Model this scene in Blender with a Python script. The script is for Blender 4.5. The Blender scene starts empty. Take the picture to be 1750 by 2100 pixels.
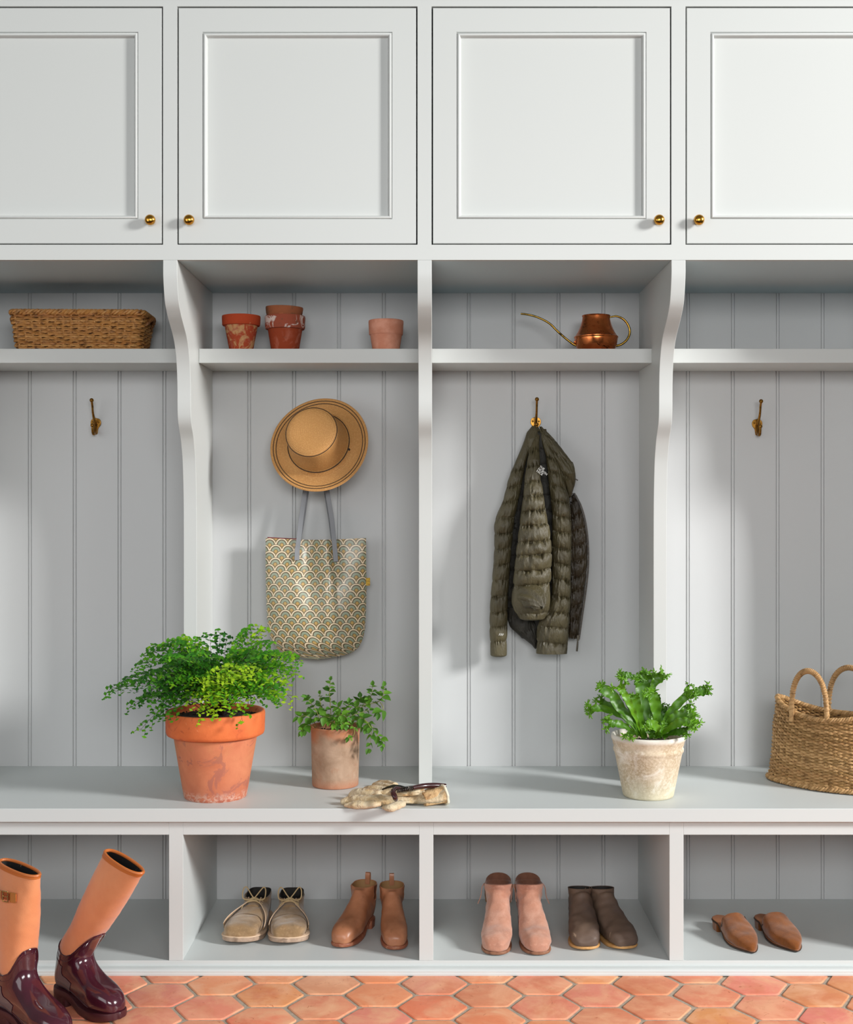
import bpy, math, random
import numpy as np
from mathutils import Vector, Matrix, noise as mnoise
PI = math.pi
C = bpy.context.scene.collection
rnd = random.Random(7)
# ---------------------------------------------------------------- photo geometry (camera calibration)
F_PX, VX, VY, CAMY, CAMZ = 2700.0, 893.0, 1030.0, -3.6, 1.29
BACK = 0.5715
BENCH_Z = 0.4542
SHELF_Z = 1.748
FLOOR_Z = 0.033            # floor of the shoe cubbies
def at(px, py, Y):
    s = F_PX / (Y - CAMY)
    return Vector(((px - VX) / s, Y, CAMZ - (py - VY) / s))
def lx(px, Y): return (px - VX) * (Y - CAMY) / F_PX
# ---------------------------------------------------------------- object helpers
def thing(name, label, cat, loc=(0, 0, 0), rotz=0, group=None):
    o = bpy.data.objects.new(name, None); C.objects.link(o)
    o.empty_display_size = 0.05
    o.location = loc; o.rotation_euler = (0, 0, rotz)
    o['label'] = label; o['category'] = cat
    if group: o['group'] = group
    return o
def tag(o, label, cat, group=None):
    o['label'] = label; o['category'] = cat
    if group: o['group'] = group
    return o
def copy_tree(o, parent=None):
    c = o.copy(); C.objects.link(c); c.parent = parent
    for ch in list(o.children): copy_tree(ch, c)
    return c
class MB:
    def __init__(s): s.v = []; s.f = []; s.m = []; s.c = []; s.uv = None
    def add(s, vs, fs, m=0, col=None):
        n = len(s.v)
        s.v.extend([tuple(v) for v in vs]); s.f.extend([tuple(n + i for i in f) for f in fs])
        s.m.extend([m] * len(fs)); s.c.extend([col or (1, 1, 1)] * len(vs))
        return n
    def box(s, x0, x1, y0, y1, z0, z1, m=0, col=None):
        vs = [(x, y, z) for z in (z0, z1) for y in (y0, y1) for x in (x0, x1)]
        s.add(vs, [(0, 2, 3, 1), (4, 5, 7, 6), (0, 1, 5, 4), (2, 6, 7, 3), (0, 4, 6, 2), (1, 3, 7, 5)], m, col)
    def grid(s, rows, m=0, closed=False, capA=False, capB=False, col=None, closed_u=False):
        """rows: list of lists of points (equal length). closed: wrap within row"""
        n = len(rows[0]); R = len(rows); vs = [p for r in rows for p in r]; fs = []
        for i in range(R if closed_u else R - 1):
            i2 = (i + 1) % R
            for j in range(n if closed else n - 1):
                j2 = (j + 1) % n
                fs.append((i * n + j, i * n + j2, i2 * n + j2, i2 * n + j))
        if capA: fs.append(tuple(range(n - 1, -1, -1)))
        if capB: fs.append(tuple((R - 1) * n + k for k in range(n)))
        return s.add(vs, fs, m, col)
    def tube(s, pts, r, k=8, m=0, closed=False, caps=True, col=None):
        pts = [Vector(p) for p in pts]; n = len(pts); rows = []
        up = None
        for i, p in enumerate(pts):
            if closed: t = pts[(i + 1) % n] - pts[i - 1]
            else: t = pts[min(i + 1, n - 1)] - pts[max(i - 1, 0)]
            if t.length < 1e-9: t = Vector((0, 0, 1))
            t.normalize()
            if up is None:
                up = Vector((0, 0, 1)) if abs(t.z) < .9 else Vector((1, 0, 0))
            a = up - t * up.dot(t)
            if a.length < 1e-6: a = t.orthogonal()
            a.normalize(); up = a; b = t.cross(a)
            rr = r[i] if hasattr(r, '__len__') else r
            rows.append([p + (a * math.cos(q) + b * math.sin(q)) * rr for q in [2 * PI * j / k for j in range(k)]])
        s.grid(rows, m, closed=True, capA=caps and not closed, capB=caps and not closed, col=col, closed_u=closed)
    def ribbon(s, pts, w, side, m=0, thick=.001, col=None):
        """flat strap along pts; side = width direction (vector or list)"""
        pts = [Vector(p) for p in pts]; n = len(pts); rows = []
        for i, p in enumerate(pts):
            t = (pts[min(i + 1, n - 1)] - pts[max(i - 1, 0)]).normalized()
            sd = Vector(side[i]) if isinstance(side, list) else Vector(side)
            sd = (sd - t * sd.dot(t)).normalized(); nn = t.cross(sd)
            ww = (w[i] if hasattr(w, '__len__') else w) / 2; h = thick / 2
            rows.append([p + sd * ww + nn * h, p - sd * ww + nn * h, p - sd * ww - nn * h, p + sd * ww - nn * h])
        s.grid(rows, m, closed=True, capA=True, capB=True, col=col)
    def lathe(s, prof, k=48, m=0, loc=(0, 0, 0), wob=0, closed_prof=False, col=None):
        rows = []
        for r, z in prof:
            rows.append([(loc[0] + r * (1 + wob * mnoise.noise(Vector((math.cos(a) * 1.3, math.sin(a) * 1.3, z * 9)))) * math.cos(a),
                          loc[1] + r * (1 + wob * mnoise.noise(Vector((math.cos(a) * 1.3, math.sin(a) * 1.3, z * 9)))) * math.sin(a), loc[2] + z)
                         for a in [2 * PI * j / k for j in range(k)]])
        s.grid(rows, m, closed=True, capA=prof[0][0] > 1e-5 and not closed_prof, capB=prof[-1][0] > 1e-5 and not closed_prof, col=col, closed_u=closed_prof)
    def prism(s, poly, axis, a0, a1, m=0):
        """extrude a 2D polygon along axis. axis 'x': poly=(y,z); 'z': poly=(x,y); 'y': poly=(x,z)"""
        n = len(poly)
        def P(p, a): return {'x': (a, p[0], p[1]), 'y': (p[0], a, p[1]), 'z': (p[0], p[1], a)}[axis]
        vs = [P(p, a0) for p in poly] + [P(p, a1) for p in poly]
        fs = [(i, (i + 1) % n, n + (i + 1) % n, n + i) for i in range(n)] + [tuple(range(n - 1, -1, -1)), tuple(range(n, 2 * n))]
        s.add(vs, fs, m)
    def sphere(s, c, r, m=0, k=14, sc=(1, 1, 1), col=None):
        c = Vector(c); rows = []
        for i in range(1, k):
            t = PI * i / k
            rows.append([(c.x + r * sc[0] * math.sin(t) * math.cos(a), c.y + r * sc[1] * math.sin(t) * math.sin(a), c.z + r * sc[2] * math.cos(t)) for a in [2 * PI * j / (k + 4) for j in range(k + 4)]])
        s.grid(rows, m, closed=True, capA=True, capB=True, col=col)
    def build(s, name, mats, parent=None, smooth=True, bevel=0, seg=2, subsurf=0, angle=40, solid=0, solid_off=0):
        me = bpy.data.meshes.new(name)
        me.from_pydata(s.v, [], s.f)
        if not isinstance(mats, (list, tuple)): mats = [mats]
        for m in mats: me.materials.append(m)
        me.polygons.foreach_set('material_index', s.m)
        if any(c != (1, 1, 1) for c in s.c):
            ca = me.color_attributes.new('Col', 'FLOAT_COLOR', 'POINT')
            ca.data.foreach_set('color', [x for c in s.c for x in (c[0], c[1], c[2], 1)])
        if s.uv:
            ul = me.uv_layers.new(name='UVMap')
            ul.data.foreach_set('uv', [x for l in me.loops for x in s.uv[l.vertex_index]])
        me.validate(); me.update()
        import bmesh
        bm = bmesh.new(); bm.from_mesh(me)
        if len(bm.faces) < 60000: bmesh.ops.recalc_face_normals(bm, faces=bm.faces)
        bm.to_mesh(me); bm.free()
        if smooth:
            me.polygons.foreach_set('use_smooth', [True] * len(me.polygons))
            try: me.set_sharp_from_angle(angle=math.radians(angle))
            except Exception: pass
        o = bpy.data.objects.new(name, me); C.objects.link(o)
        if parent: o.parent = parent
        if solid:
            md = o.modifiers.new('solid', 'SOLIDIFY'); md.thickness = solid; md.offset = solid_off
        if bevel:
            md = o.modifiers.new('bevel', 'BEVEL'); md.width = bevel; md.segments = seg; md.limit_method = 'ANGLE'; md.angle_limit = math.radians(35)
            md.harden_normals = True
        if subsurf:
            md = o.modifiers.new('sub', 'SUBSURF'); md.levels = subsurf; md.render_levels = subsurf
        return o
def spline(pts, n):
    """Catmull-Rom through pts (any dimension), n samples"""
    P = np.array(pts, float); m = len(P)
    out = []
    for k in range(n):
        out.append(cr(P, k * (m - 1) / (n - 1)))
    return [tuple(p) for p in out]
def cr(P, t):
    m = len(P); t = min(max(t, 0), m - 1 - 1e-9); i = int(t); u = t - i
    p1, p2 = P[i], P[i + 1]
    p0 = P[i - 1] if i > 0 else 2 * p1 - p2
    p3 = P[i + 2] if i + 2 < m else 2 * p2 - p1
    return .5 * ((2 * p1) + (-p0 + p2) * u + (2 * p0 - 5 * p1 + 4 * p2 - p3) * u * u + (-p0 + 3 * p1 - 3 * p2 + p3) * u ** 3)
def interp(tab, x):
    if x <= tab[0][0]: return tab[0][1]
    for (a, b), (c, d) in zip(tab, tab[1:]):
        if x <= c: return b + (d - b) * (x - a) / (c - a)
    return tab[-1][1]
def sm(a, b, x):
    t = min(max((x - a) / (b - a), 0), 1); return t * t * (3 - 2 * t)
# ---------------------------------------------------------------- materials
def lin(c):
    """sRGB 0-255 -> linear"""
    return tuple(((v / 255) / 12.92 if v / 255 <= .04045 else ((v / 255 + .055) / 1.055) ** 2.4) for v in c)
class NT:
    def __init__(s, name):
        s.mat = bpy.data.materials.new(name); s.mat.use_nodes = True
        s.t = s.mat.node_tree; s.n = s.t.nodes; s.bsdf = s.n['Principled BSDF']; s.out = s.n['Material Output']
    def link(s, a, b): s.t.links.new(a, b)
    def node(s, typ, **kw):
        nd = s.n.new(typ)
        for k, v in kw.items(): setattr(nd, k, v)
        return nd
    def coord(s, kind='Object', scale=(1, 1, 1)):
        tc = s.node('ShaderNodeTexCoord'); mp = s.node('ShaderNodeMapping'); mp.inputs['Scale'].default_value = scale
        s.link(tc.outputs[kind], mp.inputs['Vector']); return mp.outputs['Vector']
    def noise(s, vec, scale, detail=4, rough=.55, dist=0):
        nd = s.node('ShaderNodeTexNoise'); nd.inputs['Scale'].default_value = scale; nd.inputs['Detail'].default_value = detail
        nd.inputs['Roughness'].default_value = rough; nd.inputs['Distortion'].default_value = dist
        s.link(vec, nd.inputs['Vector']); return nd.outputs['Fac']
    def ramp(s, fac, lo, hi, a=0, b=1):
        nd = s.node('ShaderNodeMapRange'); nd.clamp = True
        for k, v in zip(('From Min', 'From Max', 'To Min', 'To Max'), (lo, hi, a, b)): nd.inputs[k].default_value = v
        s.link(fac, nd.inputs['Value']); return nd.outputs['Result']
    def mix(s, fac, a, b, mode='MIX'):
        nd = s.node('ShaderNodeMix', data_type='RGBA', blend_type=mode)
        for sock, v in ((nd.inputs[0], fac), (nd.inputs[6], a), (nd.inputs[7], b)):
            if isinstance(v, (int, float)): sock.default_value = v
            elif isinstance(v, tuple): sock.default_value = (*v, 1) if len(v) == 3 else v
            else: s.link(v, sock)
        return nd.outputs[2]
    def math(s, op, a, b=0, c=0):
        nd = s.node('ShaderNodeMath', operation=op)
        for sock, v in zip(nd.inputs, (a, b, c)):
            if isinstance(v, (int, float)): sock.default_value = v
            else: s.link(v, sock)
        return nd.outputs[0]
    def bump(s, h, strength=.3, dist=.002, normal=None):
        nd = s.node('ShaderNodeBump'); nd.inputs['Strength'].default_value = strength; nd.inputs['Distance'].default_value = dist
        s.link(h, nd.inputs['Height'])
        if normal is not None: s.link(normal, nd.inputs['Normal'])
        s.link(nd.outputs['Normal'], s.bsdf.inputs['Normal']); return nd.outputs['Normal']
    def setc(s, v):
        if isinstance(v, tuple): s.bsdf.inputs['Base Color'].default_value = (*v, 1)
        else: s.link(v, s.bsdf.inputs['Base Color'])
    def p(s, **kw):
        for k, v in kw.items():
            k = k.replace('_', ' ')
            if isinstance(v, (int, float)) or isinstance(v, tuple): s.bsdf.inputs[k].default_value = v
            else: s.link(v, s.bsdf.inputs[k])
def pbr(name, col, rough=.6, metal=0, layers=(), bump=None, coat=0, sheen=0, attr=False, spec=.5, scale=(1, 1, 1)):
    """layers: (color, noise scale, lo, hi[, detail, distortion])"""
    t = NT(name); vec = t.coord('Object', scale)
    c = col
    if attr:
        a = t.node('ShaderNodeAttribute', attribute_name='Col'); c = t.mix(1.0, a.outputs['Color'], col, 'MULTIPLY')
    for L in layers:
        f = t.ramp(t.noise(vec, L[1], L[4] if len(L) > 4 else 5, .6, L[5] if len(L) > 5 else 0), L[2], L[3])
        c = t.mix(f, c, L[0])
    t.setc(c); t.p(Roughness=rough, Metallic=metal)
    t.bsdf.inputs['Specular IOR Level'].default_value = spec
    if coat: t.p(Coat_Weight=coat, Coat_Roughness=.08)
    if sheen: t.p(Sheen_Weight=sheen, Sheen_Roughness=.5)
    if bump: t.bump(t.noise(vec, bump[0], 5, .6), bump[1], bump[2] if len(bump) > 2 else .002)
    return t.mat
M = {}
M['paint'] = pbr('grey_paint', lin((201, 203, 200)), .42, bump=(260, .03, .0006), spec=.4)
M['paint_wall'] = pbr('grey_wall_paint', lin((195, 196, 196)), .5, bump=(220, .04, .0006), spec=.4)
M['paint_low_cooled'] = pbr('grey_paint_bounce_cooled_low', lin((199, 204, 203)), .42, bump=(260, .03, .0006), spec=.4)  # same grey paint, tinted cooler to offset warm light bounced off the floor
M['paint_under_cooled'] = pbr('grey_paint_bounce_cooled_under', lin((186, 203, 208)), .45, bump=(260, .03, .0006), spec=.4)  # the grey paint again, bluer to cancel warm floor bounce on the niche ceilings
M['dark'] = pbr('dark_void', (.01, .01, .01), .9)
M['brass'] = pbr('brass', lin((205, 150, 62)), .22, 1, layers=[(lin((150, 100, 35)), 60, .5, .8)])
M['old_brass'] = pbr('aged_brass', lin((146, 104, 44)), .34, 1, layers=[(lin((70, 48, 20)), 90, .5, .75)])
M['spout_brass'] = pbr('spout_brass', lin((150, 118, 50)), .24, 1, layers=[(lin((50, 36, 14)), 70, .52, .66)])
M['soil'] = pbr('potting_soil', lin((34, 27, 22)), .95, layers=[(lin((70, 56, 44)), 120, .5, .75)], bump=(90, 1, .01))
# ================================================================= ROOM AND JOINERY
PITCH = .6950
DIV = [-1.4203, -.7253, -.0293, .6653, 1.3600]          # divider centres
HT = .0195
BAYC = [(-1.4203 - .7253) / 2, (-.7253 - .0293) / 2, (-.0293 + .6653) / 2, (.6653 + 1.36) / 2]
def struct(o): o['kind'] = 'structure'; return o
# back wall with beaded boards
mb = MB(); prof = [(-2.6, 0)]
for c in BAYC:
    for k in (-1.5, -.5, .5, 1.5):
        g = c + k * .1422 + .001
        prof += [(g - .0062, 0), (g - .0050, .0042), (g - .0032, .0042), (g - .0020, .0004), (g + .0012, .0), (g + .0030, .0), (g + .0042, .0036), (g + .0054, .0036), (g + .0064, 0)]
prof.append((2.6, 0))
mb.grid([[(x, BACK + d, z) for x, d in prof] for z in (0, 2.85)])
mb.grid([[(-2.6, BACK + .05, z), (2.6, BACK + .05, z)] for z in (0, 2.85)])
mb.add([(-2.6, BACK, 0), (2.6, BACK, 0), (2.6, BACK + .05, 0), (-2.6, BACK + .05, 0), (-2.6, BACK, 2.85), (2.6, BACK, 2.85), (2.6, BACK + .05, 2.85), (-2.6, BACK + .05, 2.85)], [(4, 5, 6, 7), (0, 4, 7, 3), (1, 2, 6, 5)])
struct(mb.build('wall_back', M['paint_wall'], smooth=False))
# tiled floor
t = NT('terracotta_tile'); vec = t.coord('Object')
a = t.node('ShaderNodeAttribute', attribute_name='Col')
c = t.mix(t.ramp(t.noise(vec, 9, 6, .6, .8), .42, .7), a.outputs['Color'], lin((238, 178, 138)))
c = t.mix(t.ramp(t.noise(vec, 5, 5, .6, .5), .5, .72), c, lin((212, 120, 84)))
c = t.mix(t.ramp(t.noise(vec, 38, 6, .7, 1.2), .62, .72), c, lin((176, 88, 48)))
c = t.mix(t.ramp(t.noise(vec, 70, 4, .6, 2), .72, .78), c, lin((240, 208, 184)))
t.setc(c); t.p(Roughness=.5); t.bump(t.noise(vec, 30, 8, .65), .35, .004)
M['tile'] = t.mat
M['grout'] = pbr('grout', lin((178, 164, 146)), .95, layers=[(lin((150, 138, 122)), 60, .4, .7)], bump=(160, .6, .002))
mb = MB()
mb.box(-2.6, 2.6, -.95, BACK, -.03, -.004, 1, (.5, .5, .5))
R0 = .0893; PX, PY = .1430, .1650
tr = random.Random(3)
for i in range(-18, 19):
    for j in range(-26, 6):
        cx = -.290 + i * PX; cy = -.232 + (j + (.5 if i % 2 else 0)) * PY
        if abs(cx) > 2.5 or cy < -.86 or cy > BACK - .1: continue
        jit = lambda s: tr.uniform(-s, s)
        cx += jit(.002); cy += jit(.002); rz = jit(.02); base = lin((226 + jit(9), 143 + jit(11), 108 + jit(12)))
        tx, ty = jit(.006), jit(.006)
        rings = []
        for (rr, z) in ((R0, -.008), (R0, -.0025), (R0 - .0025, -.0006), (R0 - .008, 0)):
            ring = []
            for k in range(6):
                # 4 points per side, corners slightly worn
                a0, a1 = PI / 3 * k + rz, PI / 3 * (k + 1) + rz
                p0 = Vector((math.cos(a0), math.sin(a0))); p1 = Vector((math.cos(a1), math.sin(a1)))
                for q in (.05, .35, .65, .95):
                    p = p0.lerp(p1, q) * rr
                    w = 1 + .010 * mnoise.noise(Vector((p.x * 60 + i * 7, p.y * 60 + j * 3, 0)))
                    ring.append((cx + p.x * w, cy + p.y * w, z + (p.x * tx + p.y * ty) * .6))
            rings.append(ring)
        mb.grid(rings, 0, closed=True, capB=True, col=base)
struct(mb.build('floor', [M['tile'], M['grout']], smooth=True, angle=25))

# ---- dividers between the bays (scalloped front edge)
front = spline([(0, 1.9527), (.0015, 1.905), (.0208, 1.845), (.054, 1.812), (.0936, 1.787), (.132, 1.764), (.1604, 1.738), (.180, 1.705), (.192, 1.669), (.1985, 1.62), (.200, 1.562), (.210, 1.520), (.246, 1.477), (.268, 1.435), (.2793, 1.398), (.289, 1.33), (.2935, 1.26), (.295, 1.15)], 70)
poly = [(BACK, BENCH_Z), (BACK, 1.9527)] + [(y, z) for y, z in front] + [(.295, BENCH_Z)]
mb = MB(); mb.prism(poly, 'x', -HT, HT)
d0 = mb.build('bay_divider', M['paint'], bevel=.0012, angle=30)
names = ['grey scalloped divider at the outer end past the wicker basket shelf',
         'grey scalloped divider behind the maidenhair fern, between wicker basket and clay pot shelves',
         'grey scalloped divider between the clay pot shelf and the copper watering can shelf',
         'grey scalloped divider behind the white-washed pot, right of the copper watering can',
         'grey scalloped divider at the outer end beside the seagrass tote basket']
for i, x in enumerate(DIV):
    o = d0 if i == 0 else copy_tree(d0)
    o.location = (x, 0, 0); tag(o, names[i], 'divider', 'scalloped dividers between the bays')
# ---- shelves
shl = ['grey painted shelf under the long wicker basket', 'grey painted shelf carrying the terracotta pots',
       'grey painted shelf under the copper watering can', 'empty grey painted shelf above the seagrass tote basket']
for i, c in enumerate(BAYC):
    mb = MB(); hw = PITCH / 2 - HT
    if i == 2: hw += 0
    mb.box(-hw, hw, .3267, BACK, 0, .0425)
    o = mb.build('hat_shelf', M['paint'], bevel=.001); o.location = (c, 0, SHELF_Z - .0425)
    tag(o, shl[i], 'shelf', 'shelves above the coat hooks')
# ---- bench top and base
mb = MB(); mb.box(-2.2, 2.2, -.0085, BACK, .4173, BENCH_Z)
o = mb.build('storage_bench', M['paint_low_cooled'], bevel=.0016, seg=3); tag(o, 'long grey painted bench seat carrying the three potted plants', 'bench')
base = thing('shoe_cubby_unit', 'grey open shoe cubbies under the bench seat, standing on the tiled floor', 'shoe rack', (0, 0, 0))
LD = [-1.4000, -.7114, -.0247, .6620, 1.3480]; LH = .0194; YF = .0115
for i, x in enumerate(LD):
    mb = MB(); mb.box(x - LH, x + LH, YF, BACK, .033, .4173); mb.build('cubby_divider', M['paint_low_cooled'], base, bevel=.0008)
for i in range(4):
    mb = MB(); mb.box(LD[i] + LH, LD[i + 1] - LH, YF, YF + .022, .3777, .4173); mb.build('apron_rail', M['paint_low_cooled'], base, bevel=.0008)
mb = MB(); mb.box(-2.2, 2.2, YF, BACK, .0, .033); mb.build('cubby_floor', M['paint_low_cooled'], base, bevel=.0012)
mb = MB()
pr = [(YF, .0), (-.0145, .0), (-.0150, .004), (-.0142, .008), (-.0135, .0095), (-.0145, .011), (-.0128, .0145), (-.0085, .0175), (-.0020, .0188), (YF, .0188)]
mb.prism(pr, 'x', -2.2, 2.2); mb.build('base_moulding', M['paint_low_cooled'], base, angle=50)
# ---- upper cabinets
DZ0, DZ1 = 1.9967, 2.6433
def nested(mb, rects):
    rows = []
    for (hx, z0, z1, y) in rects:
        rows.append([(-hx, y, z0), (hx, y, z0), (hx, y, z1), (-hx, y, z1)])
    return rows
cabl = ['grey upper cabinet above the wicker basket, knob at its lower right corner',
        'grey upper cabinet above the terracotta pots, knob at its lower left corner',
        'grey upper cabinet above the copper watering can, knob at its lower right corner',
        'grey upper cabinet cut off by the picture edge, above the empty shelf']
for i, c in enumerate(BAYC):
    cab = thing('upper_cabinet', cabl[i], 'cabinet', (c, 0, 1.9527), group='row of upper cabinets')
    P2 = (DIV[i + 1] - DIV[i]) / 2; zo = 1.9527; TOP = 2.80
    ow = P2 - .0193
    mb = MB()
    mb.box(-P2, P2, 0, .02, 0, DZ0 - .0025 - zo); mb.box(-P2, P2, 0, .02, DZ1 + .0025 - zo, TOP - zo)
    mb.box(-P2, -ow, 0, .02, DZ0 - .0025 - zo, DZ1 + .0025 - zo); mb.box(ow, P2, 0, .02, DZ0 - .0025 - zo, DZ1 + .0025 - zo)
    mb.build('face_frame', M['paint'], cab, smooth=False)
    mb = MB()
    mb.box(-P2, P2, .02, BACK, 0, .018); mb.box(-P2, P2, .02, BACK, TOP - zo - .018, TOP - zo)
    mb.box(-P2, -P2 + .018, .02, BACK, .018, TOP - zo - .018); mb.box(P2 - .018, P2, .02, BACK, .018, TOP - zo - .018)
    mb.build('carcass', M['paint_under_cooled'], cab, smooth=False)
    mb = MB()
    hx = ow - .0036; z0 = DZ0 + .001 - zo; z1 = DZ1 - .001 - zo; y0 = .0015
    rz0, rz1, rx = 2.0640 - zo, 2.5765 - zo, .2600
    def R(ins, y): return (rx - ins, rz0 + ins, rz1 - ins, y)
    rows = nested(mb, [(hx, z0, z1, .021), (hx, z0, z1, y0 + .0012), (hx - .0012, z0 + .0012, z1 - .0012, y0), R(0, y0), R(.0006, y0 + .004)])
    mb.grid(rows, 0, closed=True)
    door = mb.build('door', M['paint'], cab, angle=30)
    mb = MB()
    rows = nested(mb, [R(.0006, y0 + .004), R(.0022, y0 + .004), R(.0026, y0 + .0008), R(.0045, y0 - .0016), R(.0075, y0 - .0014), R(.0098, y0 + .001), R(.0108, y0 + .005), R(.0128, y0 + .0125)])
    mb.grid(rows, 0, closed=True); mb.build('panel_bead', M['paint'], door, angle=60)
    mb = MB()
    r = R(.0126, y0 + .0125); mb.box(-r[0], r[0], r[3], r[3] + .006, r[1], r[2]); mb.build('door_panel', M['paint'], door, smooth=False)
    kx = (1 if i in (0, 2) else -1)
    kpx = [306, 386, 1354, 1436][i]
    mb = MB(); kz = 1.29 + (1030 - 449) / 756 - zo
    kp = [(0, -.030), (.006, -.0295), (.0108, -.0272), (.0138, -.0228), (.0146, -.018), (.0134, -.0135), (.0098, -.010), (.0062, -.0085), (.0058, -.004), (.0095, -.0022), (.0098, 0.0)]
    rows = [[(r_ * math.cos(a), y_, r_ * math.sin(a)) for a in [2 * PI * j / 28 for j in range(28)]] for r_, y_ in kp]
    mb.grid(rows, 0, closed=True, capB=True)
    k = mb.build('knob', M['brass'], door, angle=60); k.location = ((kpx - VX) / 756 - c, y0, kz)
    k['label'] = 'round brass knob'
# ---- coat hooks
def make_hook(name):
    h = thing(name, 'x', 'hook')
    mb = MB()
    out = [(0, .026), (.012, .022), (.0165, .012), (.0145, .002), (.0085, -.006), (.0065, -.016), (.005, -.024), (0, -.027)]
    pts = spline(out, 24); poly = [(x, z) for x, z in pts] + [(-x, z) for x, z in pts[::-1][1:-1]]
    mb.prism(poly, 'y', -.0035, 0); mb.build('back_plate', M['old_brass'], h, bevel=.001)
    for sx in (-1, 1):
        mb = MB(); mb.sphere((sx * .0095, -.0038, .012), .0032, sc=(1, .5, 1), k=8); mb.build('screw', M['old_brass'], h)
    mb = MB()
    up = spline([(0, -.002, .006), (0, -.012, .012), (0, -.028, .026), (0, -.040, .044), (0, -.045, .062), (0, -.052, .076)], 22)
    mb.tube(up, [.0062 - .0028 * math.sin(PI * min(i / 14, 1) * .5) for i in range(22)], 10); mb.sphere((0, -.053, .078), .0066, k=10)
    mb.build('upper_prong', M['old_brass'], h, angle=60)
    mb = MB()
    lo = spline([(0, -.002, .000), (0, -.010, -.014), (0, -.020, -.024), (0, -.032, -.026), (0, -.041, -.017), (0, -.044, -.003)], 20)
    mb.tube(lo, [.006 - .0025 * i / 19 for i in range(20)], 10); mb.sphere((0, -.0445, -.000), .0062, k=10)
    mb.build('lower_prong', M['old_brass'], h, angle=60)
    return h
hk = [(197, 874, 'small brass double coat hook on the bare panel under the wicker basket'),
      (651, 878, 'brass coat hook holding the straw hat and the patterned tote bag'),
      (1099, 872, 'brass coat hook from which the olive puffer jacket hangs'),
      (1553, 876, 'small brass double coat hook on the bare panel above the seagrass tote basket')]
h0 = make_hook('coat_hook')
for i, (px, py, lb) in enumerate(hk):
    o = h0 if i == 0 else copy_tree(h0)
    o.location = at(px, py, BACK - .0005); tag(o, lb, 'hook', 'brass coat hooks on the back panel')
    if i == 0: o.rotation_euler = (0, 0, math.radians(-0))
# ================================================================= POTS
def clay(name, base, layers, rough=.82, bump=(120, .35, .002)):
    return pbr(name, base, rough, layers=layers, bump=bump, spec=.25)
def pot_mesh(mb, outer, wall=.006, floor=.012, wob=.0, k=56, z_in=None):
    """outer profile (r,z) bottom to top; makes a hollow pot"""
    top = outer[-1]; rin = top[0] - wall
    prof = [(0, 0)] + outer + [(rin + wall * .6, top[1] + .0012), (rin, top[1])]
    n = 6
    for i in range(1, n + 1):
        z = top[1] + (floor - top[1]) * i / n
        ro = interp([(zz, r) for r, zz in outer], z) - wall * 1.4
        prof.append((min(ro, prof[-1][0]), z))
    prof.append((0, floor))
    mb.lathe(prof, k, wob=wob)
def soil(parent, r, z, seed=0):
    mb = MB(); rows = []
    for i in range(9):
        rr = r * i / 8
        rows.append([(rr * math.cos(a), rr * math.sin(a), z + .006 * mnoise.noise(Vector((rr * math.cos(a) * 60 + seed, rr * math.sin(a) * 60, 0))) + .006 * (1 - i / 8)) for a in [2 * PI * j / 40 for j in range(40)]])
    mb.grid(rows, closed=True)
    for k in range(120):
        a = rnd.uniform(0, 2 * PI); rr = r * math.sqrt(rnd.random()) * .95
        mb.sphere((rr * math.cos(a), rr * math.sin(a), z + .004), rnd.uniform(.001, .0035), k=4, sc=(rnd.uniform(.6, 1.4), 1, .8))
    return mb.build('soil', M['soil'], parent)
# --- shelf pots
Yp = .43
def shelf_loc(px, Y=Yp): return (lx(px, Y), Y, SHELF_Z)
m1 = clay('clay_red_lime', lin((186, 78, 48)), [(lin((212, 160, 110)), 26, .47, .56, 6, 1.5), (lin((190, 100, 80)), 60, .55, .7), (lin((226, 200, 160)), 90, .66, .72)])
m1b = clay('clay_red_rim', lin((192, 76, 42)), [(lin((220, 176, 140)), 60, .66, .7, 5, 1)])
m2 = clay('clay_dark_red', lin((156, 66, 36)), [(lin((178, 98, 76)), 18, .5, .62, 5, 1), (lin((110, 60, 40)), 40, .62, .75)])
m2b = clay('clay_limed_rim', lin((160, 80, 58)), [(lin((222, 200, 190)), 28, .52, .58, 7, 1.4), (lin((120, 80, 60)), 50, .6, .7)])
m3 = clay('clay_brown', lin((158, 92, 60)), [(lin((120, 84, 60)), 30, .48, .62), (lin((190, 110, 70)), 50, .6, .7)])
m4 = clay('clay_pink', lin((212, 140, 112)), [(lin((226, 160, 134)), 24, .45, .65), (lin((150, 90, 66)), 150, .72, .76)])
t1 = thing('terracotta_pot', 'small red terracotta pot with limescale blotches, left of the stacked pots on the shelf', 'pot', shelf_loc(495))
mb = MB(); pot_mesh(mb, [(.034, 0), (.0352, .002), (.0505, .083)], wob=.01); mb.build('pot_body', m1, t1)
mb = MB(); mb.lathe([(.0500, .081), (.0560, .0815), (.0578, .084), (.0588, .108), (.0580, .1115), (.0560, .112), (.0530, .110), (.0495, .083)], 56, wob=.008, closed_prof=True); mb.build('rim', m1b, t1)
t2 = thing('terracotta_pot', 'dark red terracotta pot with white-crusted rim, lower of the two nested pots', 'pot', shelf_loc(585))
mb = MB(); pot_mesh(mb, [(.0405, 0), (.0415, .002), (.0530, .072), (.0545, .110)], wob=.008); mb.build('pot_body', m2, t2)
mb = MB(); mb.lathe([(.0540, .070), (.0590, .071), (.0605, .074), (.0618, .106), (.0608, .1105), (.0590, .111), (.0560, .109), (.0530, .072)], 56, wob=.008, closed_prof=True); mb.build('rim', m2b, t2)
t2['group'] = 'two nested clay pots'
t3 = thing('terracotta_pot', 'brown clay pot nested inside the dark red one, only its rim showing', 'pot', Vector(shelf_loc(582)) + Vector((0, 0, .030)), group='two nested clay pots')
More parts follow.
